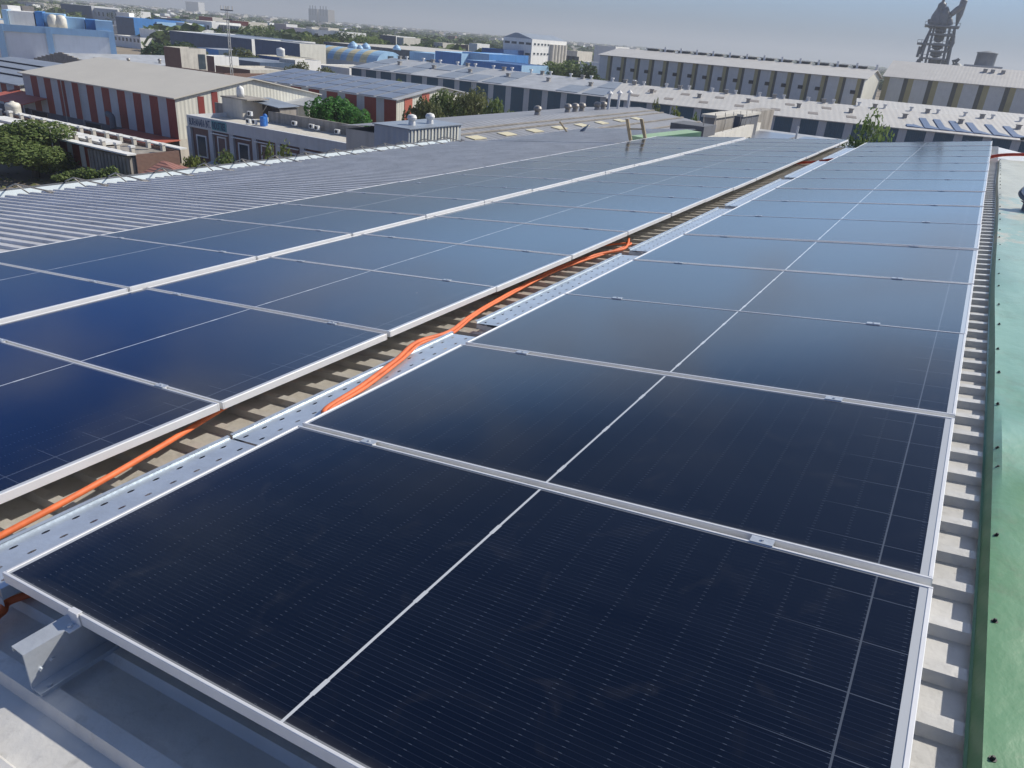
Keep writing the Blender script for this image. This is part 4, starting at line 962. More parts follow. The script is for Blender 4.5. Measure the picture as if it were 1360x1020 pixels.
# low L-shaped slabs, right end of roof: vent shadows built as dark blue shapes
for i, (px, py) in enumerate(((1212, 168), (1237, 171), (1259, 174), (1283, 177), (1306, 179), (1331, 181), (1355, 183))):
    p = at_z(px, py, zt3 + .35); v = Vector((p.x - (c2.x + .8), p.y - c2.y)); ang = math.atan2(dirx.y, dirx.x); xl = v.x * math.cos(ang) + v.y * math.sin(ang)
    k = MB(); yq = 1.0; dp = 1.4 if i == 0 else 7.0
    k.hexa([(xl - .9 + dx * 1.0, yq + dy * dp, H + (yq + dy * dp) * sl + dz * .28) for dz in (0, 1) for dx, dy in ((0, 0), (1, 0), (1, 1), (0, 1))], 'shadowblue')
    k.hexa([(xl + .101, yq, H + yq * sl), (xl + 1.7, yq, H + yq * sl), (xl + 1.7, yq + .35, H + (yq + .35) * sl), (xl + .101, yq + 1.2, H + (yq + 1.2) * sl), (xl + .101, yq, H + yq * sl + .27), (xl + 1.7, yq, H + yq * sl + .2), (xl + 1.7, yq + .35, H + yq * sl + .24), (xl + .101, yq + 1.9, H + yq * sl + .55)], 'shadowblue'); k.build('vent_shadow', t)
# raised roof part to the right, in front of the second beige hall
g0 = at_y(1163, 134, 178); g1 = at_y(1362, 150, 186)
t, L, H, ry, sl, rf = shed('cream_hall', 'wide hall with a clean cream roof stepping up behind the teal shed at the right', (g0.x, 156), (g1.x + 25, 164), (g0.z + g1.z) / 2 - 2.1, 44, 2.0, [(1, 'white_clad')], 'cream_roof')

# --- beige halls --------------------------------------------------------------
YB = 212.0
b0 = at_y(797, 74.5, YB); b1 = at_y(1150, 102.8, YB)
zb0 = (b0.z + b1.z) / 2
dyr = at_x(1170, 101, b1.x).y - YB
rz_ = at_x(1160, 94, b1.x)
nb = 17; spec = []
for i in range(nb): spec += [(3.9, 'pale_clad'), (1.4, 'khaki'), (1.05, 'louvre'), (.25, 'pale_clad')]
ang = math.atan2(0, 1)
t, L, H, ry, sl, rf = shed('beige_hall', 'long pale hall with khaki stripes, square openings and a cream gable at its right', (b0.x, YB), (b1.x, YB), zb0, max(24, min(60, dyr)), max(2.0, min(7, rz_.z - zb0)), spec, 'cream_roof', endmat='cream_clad', over=.6)
for i in range(nb):
    if i in (0, 15): continue
    x = (i + .42) * L / nb - .3; k = MB(); k.box(x, -.12, H * .70, x + 1.2, .01, H * .77, 'dark'); k.build('wall_opening', t)
k = MB(); k.box(L + .002, ry * .9, H * .35, L + .06, ry * 1.05, H * .6, 'khaki'); k.build('door', t)
k = MB(); k.box(-1.7, -.7, 0, 1.7, .7, .9, 'louvre'); k.box(-2, -1, .9, 2, 1, 1.1, 'vent'); r0 = None
w = MB(); w.cyl((0, 0, 0), (0, 0, 1.6), .3, 'ventwhite', 10)
for i in range(13):
    x = 10 + i * (L - 14) / 12.0
    if r0 is None: r0 = k.build('ridge_monitor', t); o = r0; w0 = w.build('vent_pipe', t); o2 = w0
    else: o = r0.copy(); COL.objects.link(o); o.parent = t; o2 = w0.copy(); COL.objects.link(o2); o2.parent = t
    o.location = (x, ry + 1.2, H + ry * sl - .3); o2.location = (x + 4.2, ry, H + ry * sl - .2)
YB2 = YB + max(24, min(60, dyr)) * 1.0 + .3
h0 = at_y(1171, 101.5, YB2); h1 = at_y(1362, 116.5, YB2)
spec = []
for i in range(13): spec += [(1.6, 'khaki'), (4.2, 'pale_clad'), (1.3, 'louvre')]
t, L, H, ry, sl, rf = shed('beige_hall', 'pale hall with khaki and dark stripes at the right edge below the tower', (b1.x + 1.0, YB2), (h1.x + 45, YB2), (h0.z + h1.z) / 2, 30, 4.0, spec, 'cream_roof', endmat='cream_clad', over=.6)
for (px, py) in ((1265, 103), (1294, 105), (1330, 108)):
    p = at_z(px, py, (h0.z + h1.z) / 2 + 2.0); k = MB(); k.box(-.5, -.5, 0, .5, .5, .9, 'vent'); k.build('roof_vent', t, loc=(p.x - b1.x - 1, 11, H + 11 * sl))

# --- cement plant tower -------------------------------------------------------
DT = 430.0
def tp(px, py): return at_d(px, py, DT)
base = at_d(1228, 100, DT); t = thing('preheater_tower', (base.x, base.y, GZ), 'tall steel preheater tower with platforms, cyclones and a slanting duct', 'tower')
# local axes: e = to the right in view, up = z
vd = Vector((base.x - O.x, base.y - O.y, 0)).normalized(); er = Vector((vd.y, -vd.x, 0)); mpp = DT / F * 1.0
tl = math.tan(.0)
def TP(px, py, dep=0.0):   # picture point at the tower's distance
    p = at_d(px, py, DT); return p - t.location + vd * dep
def seg(name, pts, r, m='steel_dark', n=8, par=None):
    k = MB(); k.tube(pts, r, m, n); return k.build(name, par or t)
# the tower's own verticals lean in the picture with the camera roll; use true verticals from base points
def colm(px, z0, z1, dep, r, name='column'):
    b_ = TP(px, 100, dep); k = MB(); k.box(b_.x - r, b_.y - r, z0, b_.x + r, b_.y + r, z1, 'steel_dark'); return k.build(name, t)
def zof(px, py): return TP(px, py).z
def Z(py): return (TP(1240, py)).z
def leanpx(px, py): return px
def disc(px, py, r, h0, h1, m, name, prof=None, n=18, dep=0):
    c_ = TP(px, py, dep); k = MB(); k.lathe((c_.x, c_.y, c_.z), prof or [(r, h0), (r, h1)], m, n); return k.build(name, t)
U = mpp  # metres per pixel
# main frame columns
for dep in (-6, 6):
    for (pa_, pb_) in (((1217, 95), (1237, 36)), ((1226, 95), (1241, 36)), ((1249, 96), (1262, 36)), ((1256, 96), (1268, 38))):
        k = MB(); k.tube([TP(*pa_, dep) - Vector((0, 0, 25)), TP(*pa_, dep), TP(*pb_, dep)], .55, 'steel_dark', 6); k.build('column', t)
# platforms
for (pa_, pb_) in (((1228, 35), (1274, 36)), ((1234, 45), (1267, 48)), ((1218, 58.5), (1262, 60)), ((1232, 67), (1256, 70)), ((1221, 76), (1256, 80)), ((1226, 88), (1254, 92))):
    a_, b_ = TP(*pa_), TP(*pb_); zc_ = (a_.z + b_.z) / 2; k = MB()
    ex = er * 0
    pts = [a_ + vd * -7, b_ + vd * -7, b_ + vd * 7, a_ + vd * 7]
    k.hexa([(p.x, p.y, zc_ - .35) for p in pts] + [(p.x, p.y, zc_ + .35) for p in pts], 'steel_mid')
    pl = k.build('platform', t)
    k = MB()
    for q in range(9):
        p = pts[0].lerp(pts[1], q / 8); k.cyl((p.x, p.y, zc_ + .35), (p.x, p.y, zc_ + 1.6), .10, 'steel_mid', 5)
    k.tube([(pts[0].x, pts[0].y, zc_ + 1.5), (pts[1].x, pts[1].y, zc_ + 1.5)], .10, 'steel_mid', 5); k.build('railing', pl)
# cyclones / vessels
for (px, py, r, h) in ((1249, 41, 5.2, 7), (1247, 51, 5.0, 8), (1245, 62, 5.4, 7), (1243, 72, 5.6, 7), (1240, 86, 6.4, 12)):
    rr = r * U; hh = h * U; disc(px, py, rr, 0, 0, 'steel_dark', 'cyclone', [(rr * .35, -hh * .5), (rr * .9, -hh * .25), (rr, -hh * .2), (rr, hh * .42), (rr * .8, hh * .5)])
disc(1244, 28, 1, 0, 0, 'steel_mid', 'cyclone', [(2.6, -3.2), (3.0, -1), (2.7, 2.2), (1.4, 5.4), (.6, 7.0)])
disc(1253, 27, 1, 0, 0, 'steel_mid', 'cyclone', [(1.9, -3.2), (2.2, -1), (2.1, 2.5), (1.1, 4.6), (.4, 5.6)], dep=-1.5)
disc(1250, 12, 1, 0, 0, 'steel_dark', 'top_vessel', [(1.2, -3), (1.8, 0), (1.7, 2), (.7, 3.0), (.4, 5.0)])
seg('mast', [TP(1250, 8), TP(1253, 0)], .35); seg('mast', [TP(1255, 18), TP(1257, 4)], .22)
seg('gooseneck_duct', [TP(*q, -2) for q in ((1262, 34), (1261, 26), (1264, 19), (1271, 13), (1279, 8))], 1.25, 'steel_mid', 12)
seg('stack', [TP(*q, 4) - (Vector((0, 0, 22)) if i == 0 else Vector()) for i, q in enumerate(((1251, 98), (1252, 96), (1264, 56), (1275, 18), (1281, 0), (1284, -12)))], 1.5, 'steel_mid', 14)
for (a_, b_) in (((1256, 80), (1250, 84)), ((1262, 62), (1255, 70)), ((1268, 49), (1258, 45)), ((1224, 76), (1217, 88)), ((1217, 88), (1214, 96)), ((1222, 62), (1218, 76)), ((1236, 40), (1226, 60)), ((1226, 60), (1221, 72)), ((1234, 32), (1234, 26))):
    seg('pipe', [TP(*a_, -3), TP(*b_, -3)], .6, 'steel_dark', 8)
seg('side_duct', [TP(*q, -5) for q in ((1215, 97), (1217, 85), (1220, 80), (1226, 79))], .7, 'steel_mid', 8)
# small vessel group and silo right of the tower
base2 = at_d(1270, 100, 420); t = thing('dust_filter', (base2.x, base2.y, GZ), 'small dark filter plant between the tower and the round silo', 'filter plant')
disc(1269, 93, 1, 0, 0, 'steel_dark', 'vessel', [(3.6, -22), (3.6, 0), (2.6, 1.8), (1.0, 3)])
seg('duct', [TP(*q) for q in ((1266, 90), (1266, 81), (1273, 80))], .8); seg('duct', [TP(*q) for q in ((1269, 90), (1270, 82), (1274, 78))], .7, 'steel_mid')
base3 = at_d(1305, 100, 420); t = thing('silo', (base3.x, base3.y, GZ), 'round grey silo on a dark platform at the right skyline', 'silo')
p = at_d(1306, 89, 430); hs = 6.2; k = MB(); q_ = p - t.location; k.lathe((q_.x, q_.y, q_.z), [(4.1, 0), (4.1, 5.6), (4.5, 5.7), (4.4, 6.0), (1.0, 6.7)], 'steel_mid', 24); k.build('vessel', t)
p2 = at_d(1303, 95, 430) - t.location; k = MB()
k.hexa([p2 + er * sx_ * 7.3 + vd * sy_ * 5 + Vector((0, 0, dz)) for dz in (-30, 1.8) for sx_, sy_ in ((-1, -1), (1, -1), (1, 1), (-1, 1))], 'steel_dark'); k.build('support', t)
k = MB(); k.hexa([p2 + er * sx_ * 7.6 + vd * sy_ * 5.3 + Vector((0, 0, dz)) for dz in (1.82, 2.5) for sx_, sy_ in ((-1, -1), (1, -1), (1, 1), (-1, 1))], 'white_clad'); k.build('platform', t)
k = MB(); k.tube([at_d(*q, 428) - t.location for q in ((1282, 99), (1285, 92), (1290, 89), (1300, 88))], .8, 'steel_dark', 8); k.build('duct', t)

# --- white mill building ------------------------------------------------------
YW = 235.0
c = corner(707, 52, YW); lw = width_to(669, 47, YW, c)
wins = [('f', u, v, 2.0, .7) for u in (.12, .36, .62, .86) for v in (.90, .68, .40)] + [('s', u, v, 1.3, .6) for u in (.08, .18, .28, .37, .46) for v in (.90, .70, .42)]
dside = at_x(753, 54, c.x).y - YW
dside = max(10, min(60, dside))
t = block('mill_building', 'tall white mill building with rows of small windows and ribbed silos at its right side', (c.x, YW), lw, dside, c.z, 'white', 'blue_roof', wins=wins, parapet=.2)
for i in range(5):
    k = MB(); yq = dside * (.55 + i * .095); hh = c.z - GZ - 1.2; k.lathe((0, yq, 0), [(dside * .045, 0), (dside * .045, hh)], 'lightconc', 14); k.build('silo', t)
k = MB(); k.hexa([(-lw, 0, c.z - GZ + .04), (0, 0, c.z - GZ + .04), (0, dside, c.z - GZ + .04), (-lw, dside, c.z - GZ + .04), (-lw * .6, 0, c.z - GZ + 1.6), (-lw * .5, 0, c.z - GZ + 1.6), (-lw * .5, dside, c.z - GZ + 1.6), (-lw * .6, dside, c.z - GZ + 1.6)], 'blue_roof'); k.build('roof_cap', t)
random.seed(11)

def simple(name, label, px, py, pxl, pyl, Y, d, mf, ms=None, roof='lightconc', zb=GZ, wins=None, parapet=.5, group=None, cat='building'):
    c = corner(px, py, Y); w_ = width_to(pxl, pyl, Y, c)
    return block(name, label, (c.x, Y), w_, d, c.z, mf, roof, zb, wins, group, parapet, ms, cat), c, w_
def W_row(n, v, ww=.9, hh=1.1, face='f', a=.08, b=.92): return [(face, a + (b - a) * i / max(1, n - 1), v, ww, hh) for i in range(n)]

# --- big white and blue building at the left -----------------------------------
Yb = 150.0
c = at_d(151, 42, 190); yaw = math.atan2(-(ray(151, 42).x), ray(151, 42).y) ; dl = None
uu = Vector((math.cos(yaw), math.sin(yaw))); rl = ray(-40, 24); rl2 = Vector((rl.x, rl.y)).normalized()
# left end: c - w*u lies on the ray through the left picture edge
ox, oy = c.x - O.x, c.y - O.y; det = rl2.x * uu.y - rl2.y * uu.x; w_ = (rl2.x * oy - rl2.y * ox) / det
t = block('factory_block', 'big white walled factory block framed in sky blue at the left edge', (0, 0), w_, 40, c.z, 'brightwhite', 'lightconc', mside='skyblue', parapet=.3)
t.location = (c.x, c.y, GZ); t.rotation_euler = (0, 0, yaw)
Hb = c.z - GZ
def on_front(px, py, off):     # local x on the block's front (pushed back by off)
    d = ray(px, py); vv = Vector((-uu.y, uu.x)); q = Vector((c.x - O.x, c.y - O.y)) + vv * off
    k_ = (q.x * uu.y - q.y * uu.x) / (d.x * uu.y - d.y * uu.x); return (Vector((d.x, d.y)) * k_ - q).dot(uu)
k = MB(); k.box(-w_, -.4, Hb - 1.2, 0, -.003, Hb + .05, 'skyblue'); k.build('trim', t)
for px in (2, 66, 148.5):
    x = on_front(px, 50, 0); k = MB(); k.box(x - .55, -.5, 0, x + .55, -.404, Hb - .05, 'skyblue'); k.build('pillar', t)
k = MB(); k.box(-3.2, .2, Hb + .06, 0, 7, Hb + 1.9, 'skyblue'); k.build('stair_tower', t)
for (pa_, pb_, y_, h_, m_) in ((12, 46, 4, 2.7, 'white'), (4, 11.5, 3.6, 2.8, 'skyblue'), (47, 58, 4, 2.9, 'blue'), (58.5, 86, 5, 2.7, 'skyblue'), (86.5, 112, 6, 2.2, 'skyblue'), (112.5, 130, 5, 2.1, 'blue')):
    x0 = on_front(pa_, 25, y_); x1_ = on_front(pb_, 28, y_); k = MB(); k.box(x0, y_, Hb - .25, x1_, y_ + 9, Hb - .25 + h_, m_); k.build('roof_room', t)
vv_ = Vector((-uu.y, uu.x))
def btank(px, l): x = on_front(px, 33, 4); p = Vector((c.x, c.y)) + uu * x + vv_ * 4; k = MB(); k.lathe((0, 0, 0), [(1.0, 0), (1.04, 1.0), (1.0, 1.9), (.75, 2.4), (.25, 2.6)], 'tank', 18); o = k.build('water_tank', loc=(p.x, p.y, c.z - .25), smooth=True); tag(o, l, 'water tank', 'roof water tanks')
btank(71,  'left one of the two cream tanks on the roof of the blue framed block'); btank(82,  'right one of the two cream tanks on the roof of the blue framed block')
# --- grey shed with stepped gable ----------------------------------------------
Yg = 88.0
A = at_y(39, 79, Yg); B = at_y(79, 69, Yg); C_ = at_y(122, 85, Yg)
t = thing('gable_shed', (A.x, Yg, GZ), 'shed with a dark stepped gable and pale ribbed roof behind the smooth grey roof', 'building')
k = MB(); n_ = 14
for i in range(n_):
    x0 = (C_.x - A.x) * i / n_; x1_ = (C_.x - A.x) * (i + 1) / n_; xm = (x0 + x1_) / 2; bx = B.x - A.x; cx = C_.x - A.x
    z = A.z + (B.z - A.z) * (xm / bx) if xm < bx else B.z + (C_.z - B.z) * ((xm - bx) / (cx - bx))
    k.box(x0, 0, 0, x1_ - .001 * (i % 2), .3, z - GZ, 'conc')
k.build('gable_wall', t)
k = MB(); k.poly([(B.x - A.x, .3, B.z - GZ - .15), (C_.x - A.x, .3, C_.z - GZ - .15), (C_.x - A.x, 34, C_.z - GZ - .15), (B.x - A.x, 34, B.z - GZ - .15)], 'light_roof')
k.poly([(0, .3, A.z - GZ - .15), (B.x - A.x, .3, B.z - GZ - .15), (B.x - A.x, 34, B.z - GZ - .15), (0, 34, A.z - GZ - .15)], 'light_roof'); k.build('roof', t)
k = MB(); k.box(.1, .31, 0, C_.x - A.x - .1, 33.8, C_.z - GZ - .4, 'lightconc'); k.build('wall', t)
for i in range(5):
    q = .8; xq = (B.x + (C_.x - B.x) * q) - A.x; turb(t, (xq, 2 + i * 7, B.z + (C_.z - B.z) * q - GZ), 1.3)
# --- brick and render house ------------------------------------------------------
t, c, w_ = simple('brick_house', 'house with a dark brick front and a sunlit rendered side beyond the smooth grey roof', 239, 64, 217, 62, 92, 5.5, 'brick', 'lightconc', wins=[('s', .8, .75, 1.5, 2.6)], parapet=.5)
simple('rooftop_room', 'small white and pink room right of the brick house', 284, 75, 266, 73, 104, 6, 'plum', 'white')
k = MB(); 
for (xa, ya, xb, yb, z1_, z2_) in ((240, 93, 298, 99, 93, 0),):
    pass
a_ = at_y(240, 89, 86); b_ = at_y(298, 98, 86); k.box(a_.x, 86, GZ, b_.x, 86.3, (a_.z + b_.z) / 2, 'brick'); k.box(b_.x - .3, 86.301, GZ, b_.x, 96, (a_.z + b_.z) / 2, 'brick')
put(k, 'brick_wall', None, 'long dark brick parapet wall behind the smooth grey roof', 'wall')
simple('flat_roof_house', 'low flat roofed house behind the brick parapet with a dusty floor', 332, 93, 286, 88, 98, 12, 'brick', 'lightconc', parapet=.3)
# --- utility pole ------------------------------------------------------------------
p = at_d(307, 86, 128); t = thing('utility_pole', (p.x, p.y, GZ), 'tall lattice utility pole rising behind the brick parapet', 'pole')
hp = at_d(298, 8, 128).z - GZ; 
k = MB(); 
for s_ in (-.28, .28): k.tube([(s_, 0, 0), (s_ * .6, 0, hp)], .07, 'pole', 6)
for i in range(26): k.tube([(-.26 if i % 2 else .26, 0, i * hp / 26), (.26 if i % 2 else -.26, 0, (i + 1) * hp / 26)], .03, 'pole', 5)
k.build('mast', t)
k = MB(); k.box(-1.3, -.06, hp - .6, 1.3, .06, hp - .45, 'steel_dark'); k.box(-1, -.06, hp - 1.8, 1, .06, hp - 1.65, 'steel_dark')
for x in (-1.2, -.5, .5, 1.2): k.cyl((x, 0, hp - .45), (x, 0, hp + .05), .06, 'lightconc', 6)
k.build('cross_arm', t)
# --- mid-ground blue / white industrial blocks ---------------------------------------
def sp(name, lab_, px, py, pxl, pyl, Y, d, mf, ms=None, **k): return simple(name, lab_, px, py, pxl, pyl, Y, d, mf, ms, **k)
sp('office_building', 'cream office building with arched windows on the far left skyline', 58, 4.5, 23, 0, 330, 20, 'lightconc', wins=W_row(8, .78, 1.4, 1.8))
sp('mill_block', 'deep blue mill block with a pale blue side wing at the left skyline', 121, 8, 80, 4, 300, 30, 'navyclad', 'bluewhite', wins=W_row(5, .7, 1.2, 1.4, 's'))
sp('mill_block', 'pale windowed wing right of the deep blue mill block', 156, 13, 122, 9, 302, 22, 'bluewhite', 'white', wins=W_row(6, .72, 1.2, 2.2) + W_row(6, .35, 1.2, 1.4))
sp('blue_hall', 'bright blue corner hall next to the white stair block', 177, 24, 153, 22, 205, 24, 'navyclad', 'blue', wins=[])
sp('blue_hall', 'sky blue hall front behind the white stair block', 208, 29, 178, 25, 215, 24, 'skyblue', 'skyblue')
sp('stair_block', 'white stair block with one dark window in front of the sky blue hall', 210, 40, 184, 31, 200, 10, 'white', 'white', wins=[('f', .25, .6, 2.0, 1.4)], zb=GZ)
sp('low_office', 'low white office with a row of dark windows below the blue hall', 186, 50, 150, 43, 190, 12, 'white', 'white', wins=W_row(7, .7, 1.1, 1.2))
sp('low_office', 'low white annex right of the stair block behind the dark trees', 229, 51, 205, 47, 196, 12, 'white', 'white')
sp('slate_hall', 'long slate blue hall with dark vertical bays', 240, 26, 204, 22, 250, 40, 'navyclad', 'navyclad', roof='blue_roof')
sp('white_block', 'bright white block with small windows beside the slate hall', 281, 29, 247, 23, 240, 16, 'white', 'white', wins=[('f', .15, .78, 1.3, 1.6), ('f', .3, .5, 1.3, 1.6), ('f', .62, .5, 1.3, 1.6), ('f', .85, .5, 1.3, 1.6), ('f', .85, .78, 1.3, 1.6)])
sp('pink_house', 'pink upper storey peeping over the bright white block', 282, 23, 264, 21, 270, 10, 'canopy', 'lightconc')
sp('open_frame_block', 'unfinished concrete block with open floors right of the white block', 318, 35, 284, 30, 244, 16, 'lightconc', 'lightconc', wins=W_row(8, .86, 1.6, 2.2) + W_row(8, .62, 1.6, 2.2))
sp('pink_house', 'peach house with an outside stair behind the open concrete block', 330, 29, 305, 27, 275, 12, 'canopy', 'lightconc')
sp('slate_hall', 'low slate roofed hall running behind the utility pole', 334, 62 - 10, 225, 42, 165, 26, 'navyclad', 'white', roof='blue_roof', parapet=.2)
sp('slate_hall', 'dark slate clad hall left of the barrel roofed hall', 398, 58, 338, 52, 160, 10, 'navyclad', 'cream_clad', roof='light_roof', parapet=.2)
sp('store_shed', 'dark blue store shed behind the brick house', 290, 66, 262, 62, 140, 10, 'blue', 'navyclad', roof='light_roof', parapet=.1)
sp('store_shed', 'long navy clad store wall right of the utility pole', 345, 83, 285, 75, 118, 16, 'navyclad', 'navyclad', roof='blue_roof', parapet=.1)
sp('store_shed', 'low blue roofed store left of the cream yard hut', 378, 77, 340, 71, 132, 10, 'deepblue', 'lightconc', roof='skylight', parapet=.1)
sp('yard_hut', 'small cream yard hut with a white tank beside it', 392, 80, 371, 79, 128, 8, 'lightconc', 'white', parapet=.1)
tank(373, 75, 128, .9, 1.8, 'round white tank on the yard hut left of the barrel roofed hall', 'white')
sp('store_shed', 'low white roofed store in front of the barrel roofed hall', 464, 91, 414, 82, 150, 16, 'bluewhite', 'white', roof='lightconc', parapet=.1)
sp('villa', 'white flat roofed villa left of the big grey-green tree clump', 450, 42, 380, 37, 300, 20, 'white', 'white', wins=W_row(6, .78, 2.2, 1.2))
sp('rooftop_room', 'white roof room on the left end of the villa', 380, 32, 364, 30, 310, 8, 'lightconc', 'white')
sp('rooftop_room', 'cream roof room on the right end of the villa', 414, 36, 406, 34, 312, 8, 'lightconc', 'lightconc')
sp('rooftop_room', 'cream roof room next to the trees on the villa', 436, 37, 425, 35.5, 318, 8, 'lightconc', 'lightconc')
sp('modern_house', 'white modern house with square windows beyond the flat grey roof', 526, 48, 505, 45, 285, 14, 'darkwall', 'white', wins=[('s', .3, .8, 2, 1.6), ('s', .3, .5, 3, 1.6)])
sp('modern_house', 'cream house with dark openings right of the white modern house', 536, 50, 527, 49, 280, 12, 'lightconc', 'lightconc')
sp('house', 'cream house with a roof terrace left of the blue sheds', 588, 57, 576, 56, 290, 10, 'lightconc', 'lightconc', wins=W_row(3, .8, 1.2, 1.4))
sp('house', 'brown house behind the blue sheds', 622, 60, 598, 57, 300, 12, 'brick', 'lightconc', wins=W_row(4, .8, 1.2, 1.4))
sp('house', 'white stepped house right of the brown one', 634, 58, 623, 57, 296, 10, 'white', 'white')
# barrel vaulted hall
Yv = 176.0
v0 = at_y(418, 77, Yv); v1 = at_y(500, 85, Yv); gr = at_x(528, 84, v1.x).y
t = thing('vaulted_hall', (v0.x, Yv, GZ), 'barrel vaulted hall striped in blue and cream with a blue end wall', 'building')
Lv = v1.x - v0.x; Dv = 12.0; zv = v1.z - GZ; Hv = 3.4; n_ = 14; k = MB(); spn = [('skyblue', 1), ('skylight', 1.1), ('skyblue', 1), ('skylight', 1.1), ('skyblue', 1), ('skylight', 1.1), ('skyblue', 1), ('skylight', 1.1), ('skyblue', 1.6)]
tot = sum(s_[1] for s_ in spn); x = 0
arc = [(Dv / 2 - Dv / 2 * math.cos(math.pi * i / n_), zv + Hv * math.sin(math.pi * i / n_)) for i in range(n_ + 1)]
for m_, w_ in spn:
    x2 = x + Lv * w_ / tot
    for i in range(n_): k.poly([(x, arc[i][0], arc[i][1]), (x2, arc[i][0], arc[i][1]), (x2, arc[i + 1][0], arc[i + 1][1]), (x, arc[i + 1][0], arc[i + 1][1])], m_)
    x = x2
k.build('vault', t)
k = MB()
for x, s_ in ((.02, -1), (Lv - .02, 1)): 
    q = [(x, a_, z_) for a_, z_ in arc]; k.poly(q[::-1] if s_ > 0 else q, 'skyblue')
k.box(.02, 0, 0, Lv - .02, Dv, zv - .01, 'bluewhite'); k.build('wall', t)
k = MB(); k.box(Lv, Dv * .42, zv + 1.3, Lv + .1, Dv * .62, zv + 2.2, 'winglass'); k.build('window', t)
# flat grey roof with blue ventilators behind the vault
fb = at_y(528, 66, 215)
t, c, w_ = simple('flat_hall', 'wide flat grey roofed hall behind the barrel vault with blue ventilators', 566, 69 , 430, 62, 200, 52, 'darkwall', 'darkwall', roof='grey_roof', parapet=.05)
for i, (px, py, r_) in enumerate(((469, 64, 1.5), (478, 65, .9), (486, 64.5, 1.3), (527, 66, 1.2))):
    p = at_z(px, py, c.z + .05); k = MB(); k.lathe((0, 0, 0), [(r_ * 1.05, 0), (r_, r_ * .4), (r_ * .7, r_ * .8), (r_ * .25, r_ * 1.15), (.1, r_ * 1.25)], 'skyblue', 16)
    k.build('ventilator', t, loc=(p.x - c.x, p.y - 200, c.z - GZ))
# blue sheds
sp('blue_shed', 'sky blue low shed with a white window left of the deep blue wall', 577, 71.5, 544, 69, 190, 14, 'skyblue', 'skyblue', roof='light_roof', wins=[('f', .2, .7, 2, 1.5)])
sp('blue_shed', 'deep blue shed wall with a brown door', 613, 71, 578, 69, 186, 18, 'blue', 'skyblue', roof='skyblue', parapet=.1)
sp('blue_shed', 'sky blue shed with a slanted end right of the brown door', 650, 72, 614, 70, 190, 22, 'skyblue', 'blue', roof='skyblue', parapet=.1)
sp('blue_shed', 'dark blue tall shed with pale pilaster in front of the white mill', 669, 66, 640, 62, 222, 20, 'deepblue', 'deepblue', roof='light_roof')
sp('blue_shed', 'long blue shed nearest the teal shed roof', 693, 87, 620, 78, 170, 14, 'blue', 'skyblue', roof='deepblue', parapet=.1)
sp('concrete_shed', 'open concrete frame right of the white mill', 767, 68, 752, 66, 290, 14, 'lightconc', 'lightconc', wins=W_row(3, .7, 2.8, 3))
sp('low_office', 'long low white roofed hall far behind the trees right of the mill', 818, 62, 790, 60, 430, 20, 'white', 'white')
sp('low_office', 'small white block left of the beige hall', 797, 84, 770, 84, 240, 8, 'white', 'white', wins=W_row(3, .6, 1, 1))
sp('residential_towers', 'left one of the twin grey high-rise towers on the skyline', 421, 12, 409.5, 11.5, 1650, 25, 'steel_mid', 'conc', wins=W_row(3, .9, 3, 24, a=.2, b=.8), group='high-rise towers on the skyline')
sp('residential_towers', 'right one of the twin grey high-rise towers on the skyline', 435.5, 13, 423, 12, 1650, 25, 'steel_mid', 'conc', wins=W_row(3, .9, 3, 24, a=.2, b=.8), group='high-rise towers on the skyline')
sp('far_block', 'pale far apartment block standing above the city at the left', 263, 3, 246, 1.5, 1500, 20, 'lightconc', 'white')
# dark lower hall between trees and our roof, and yard wall

# ================================================================== TREES
LEAF = {}
def crown_mesh(key, lobes, n, size, m, seed):
    if key in LEAF: return LEAF[key]
    rnd = random.Random(seed); mb = MB(); tot = sum(l_[3] ** 2 for l_ in lobes)
    for (cx, cy, cz, r) in lobes:
        for _ in range(int(n * r * r / tot)):
            while True:
                v = Vector((rnd.uniform(-1, 1), rnd.uniform(-1, 1), rnd.uniform(-1, 1)))
                if .1 < v.length < 1: break
            rad = v.length ** .35; v = v.normalized() * rad * r * (1 + .16 * math.sin(v.x * 9 + v.y * 7 + cz * 3))
            v.z *= .82
            p = Vector((cx, cy, cz)) + v
            nrm = (v.normalized() * .7 + Vector((rnd.uniform(-1, 1), rnd.uniform(-1, 1), rnd.uniform(-.4, 1)))).normalized()
            u = nrm.orthogonal().normalized(); w = nrm.cross(u); a = rnd.uniform(0, 6.28); u, w = u * math.cos(a) + w * math.sin(a), w * math.cos(a) - u * math.sin(a)
            s = size * rnd.uniform(.55, 1.3)
            mb.poly([p + u * s, p + w * s * .55, p - u * s * .8, p - w * s * .6], m)
    me = mb.build('crown'); LEAF[key] = me.data; d = me.data; bpy.data.objects.remove(me); return d
def trunk_mesh(key, h, r, lobes, seed):
    k = 't' + key
    if k in LEAF: return LEAF[k]
    rnd = random.Random(seed + 50); mb = MB()
    mb.tube([(0, 0, 0), (.05 * h, 0, h * .3), (.02 * h, .03 * h, h * .62)], [r, r * .75, r * .5], 'bark', 7)
    for (cx, cy, cz, rr) in lobes: mb.tube([(.03 * h, .01 * h, h * .35), (cx * .5, cy * .5, cz * .75), (cx * .9, cy * .9, cz)], [r * .5, r * .3, r * .1], 'bark', 5)
    o = mb.build('trunk'); LEAF[k] = o.data; d = o.data; bpy.data.objects.remove(o); return d
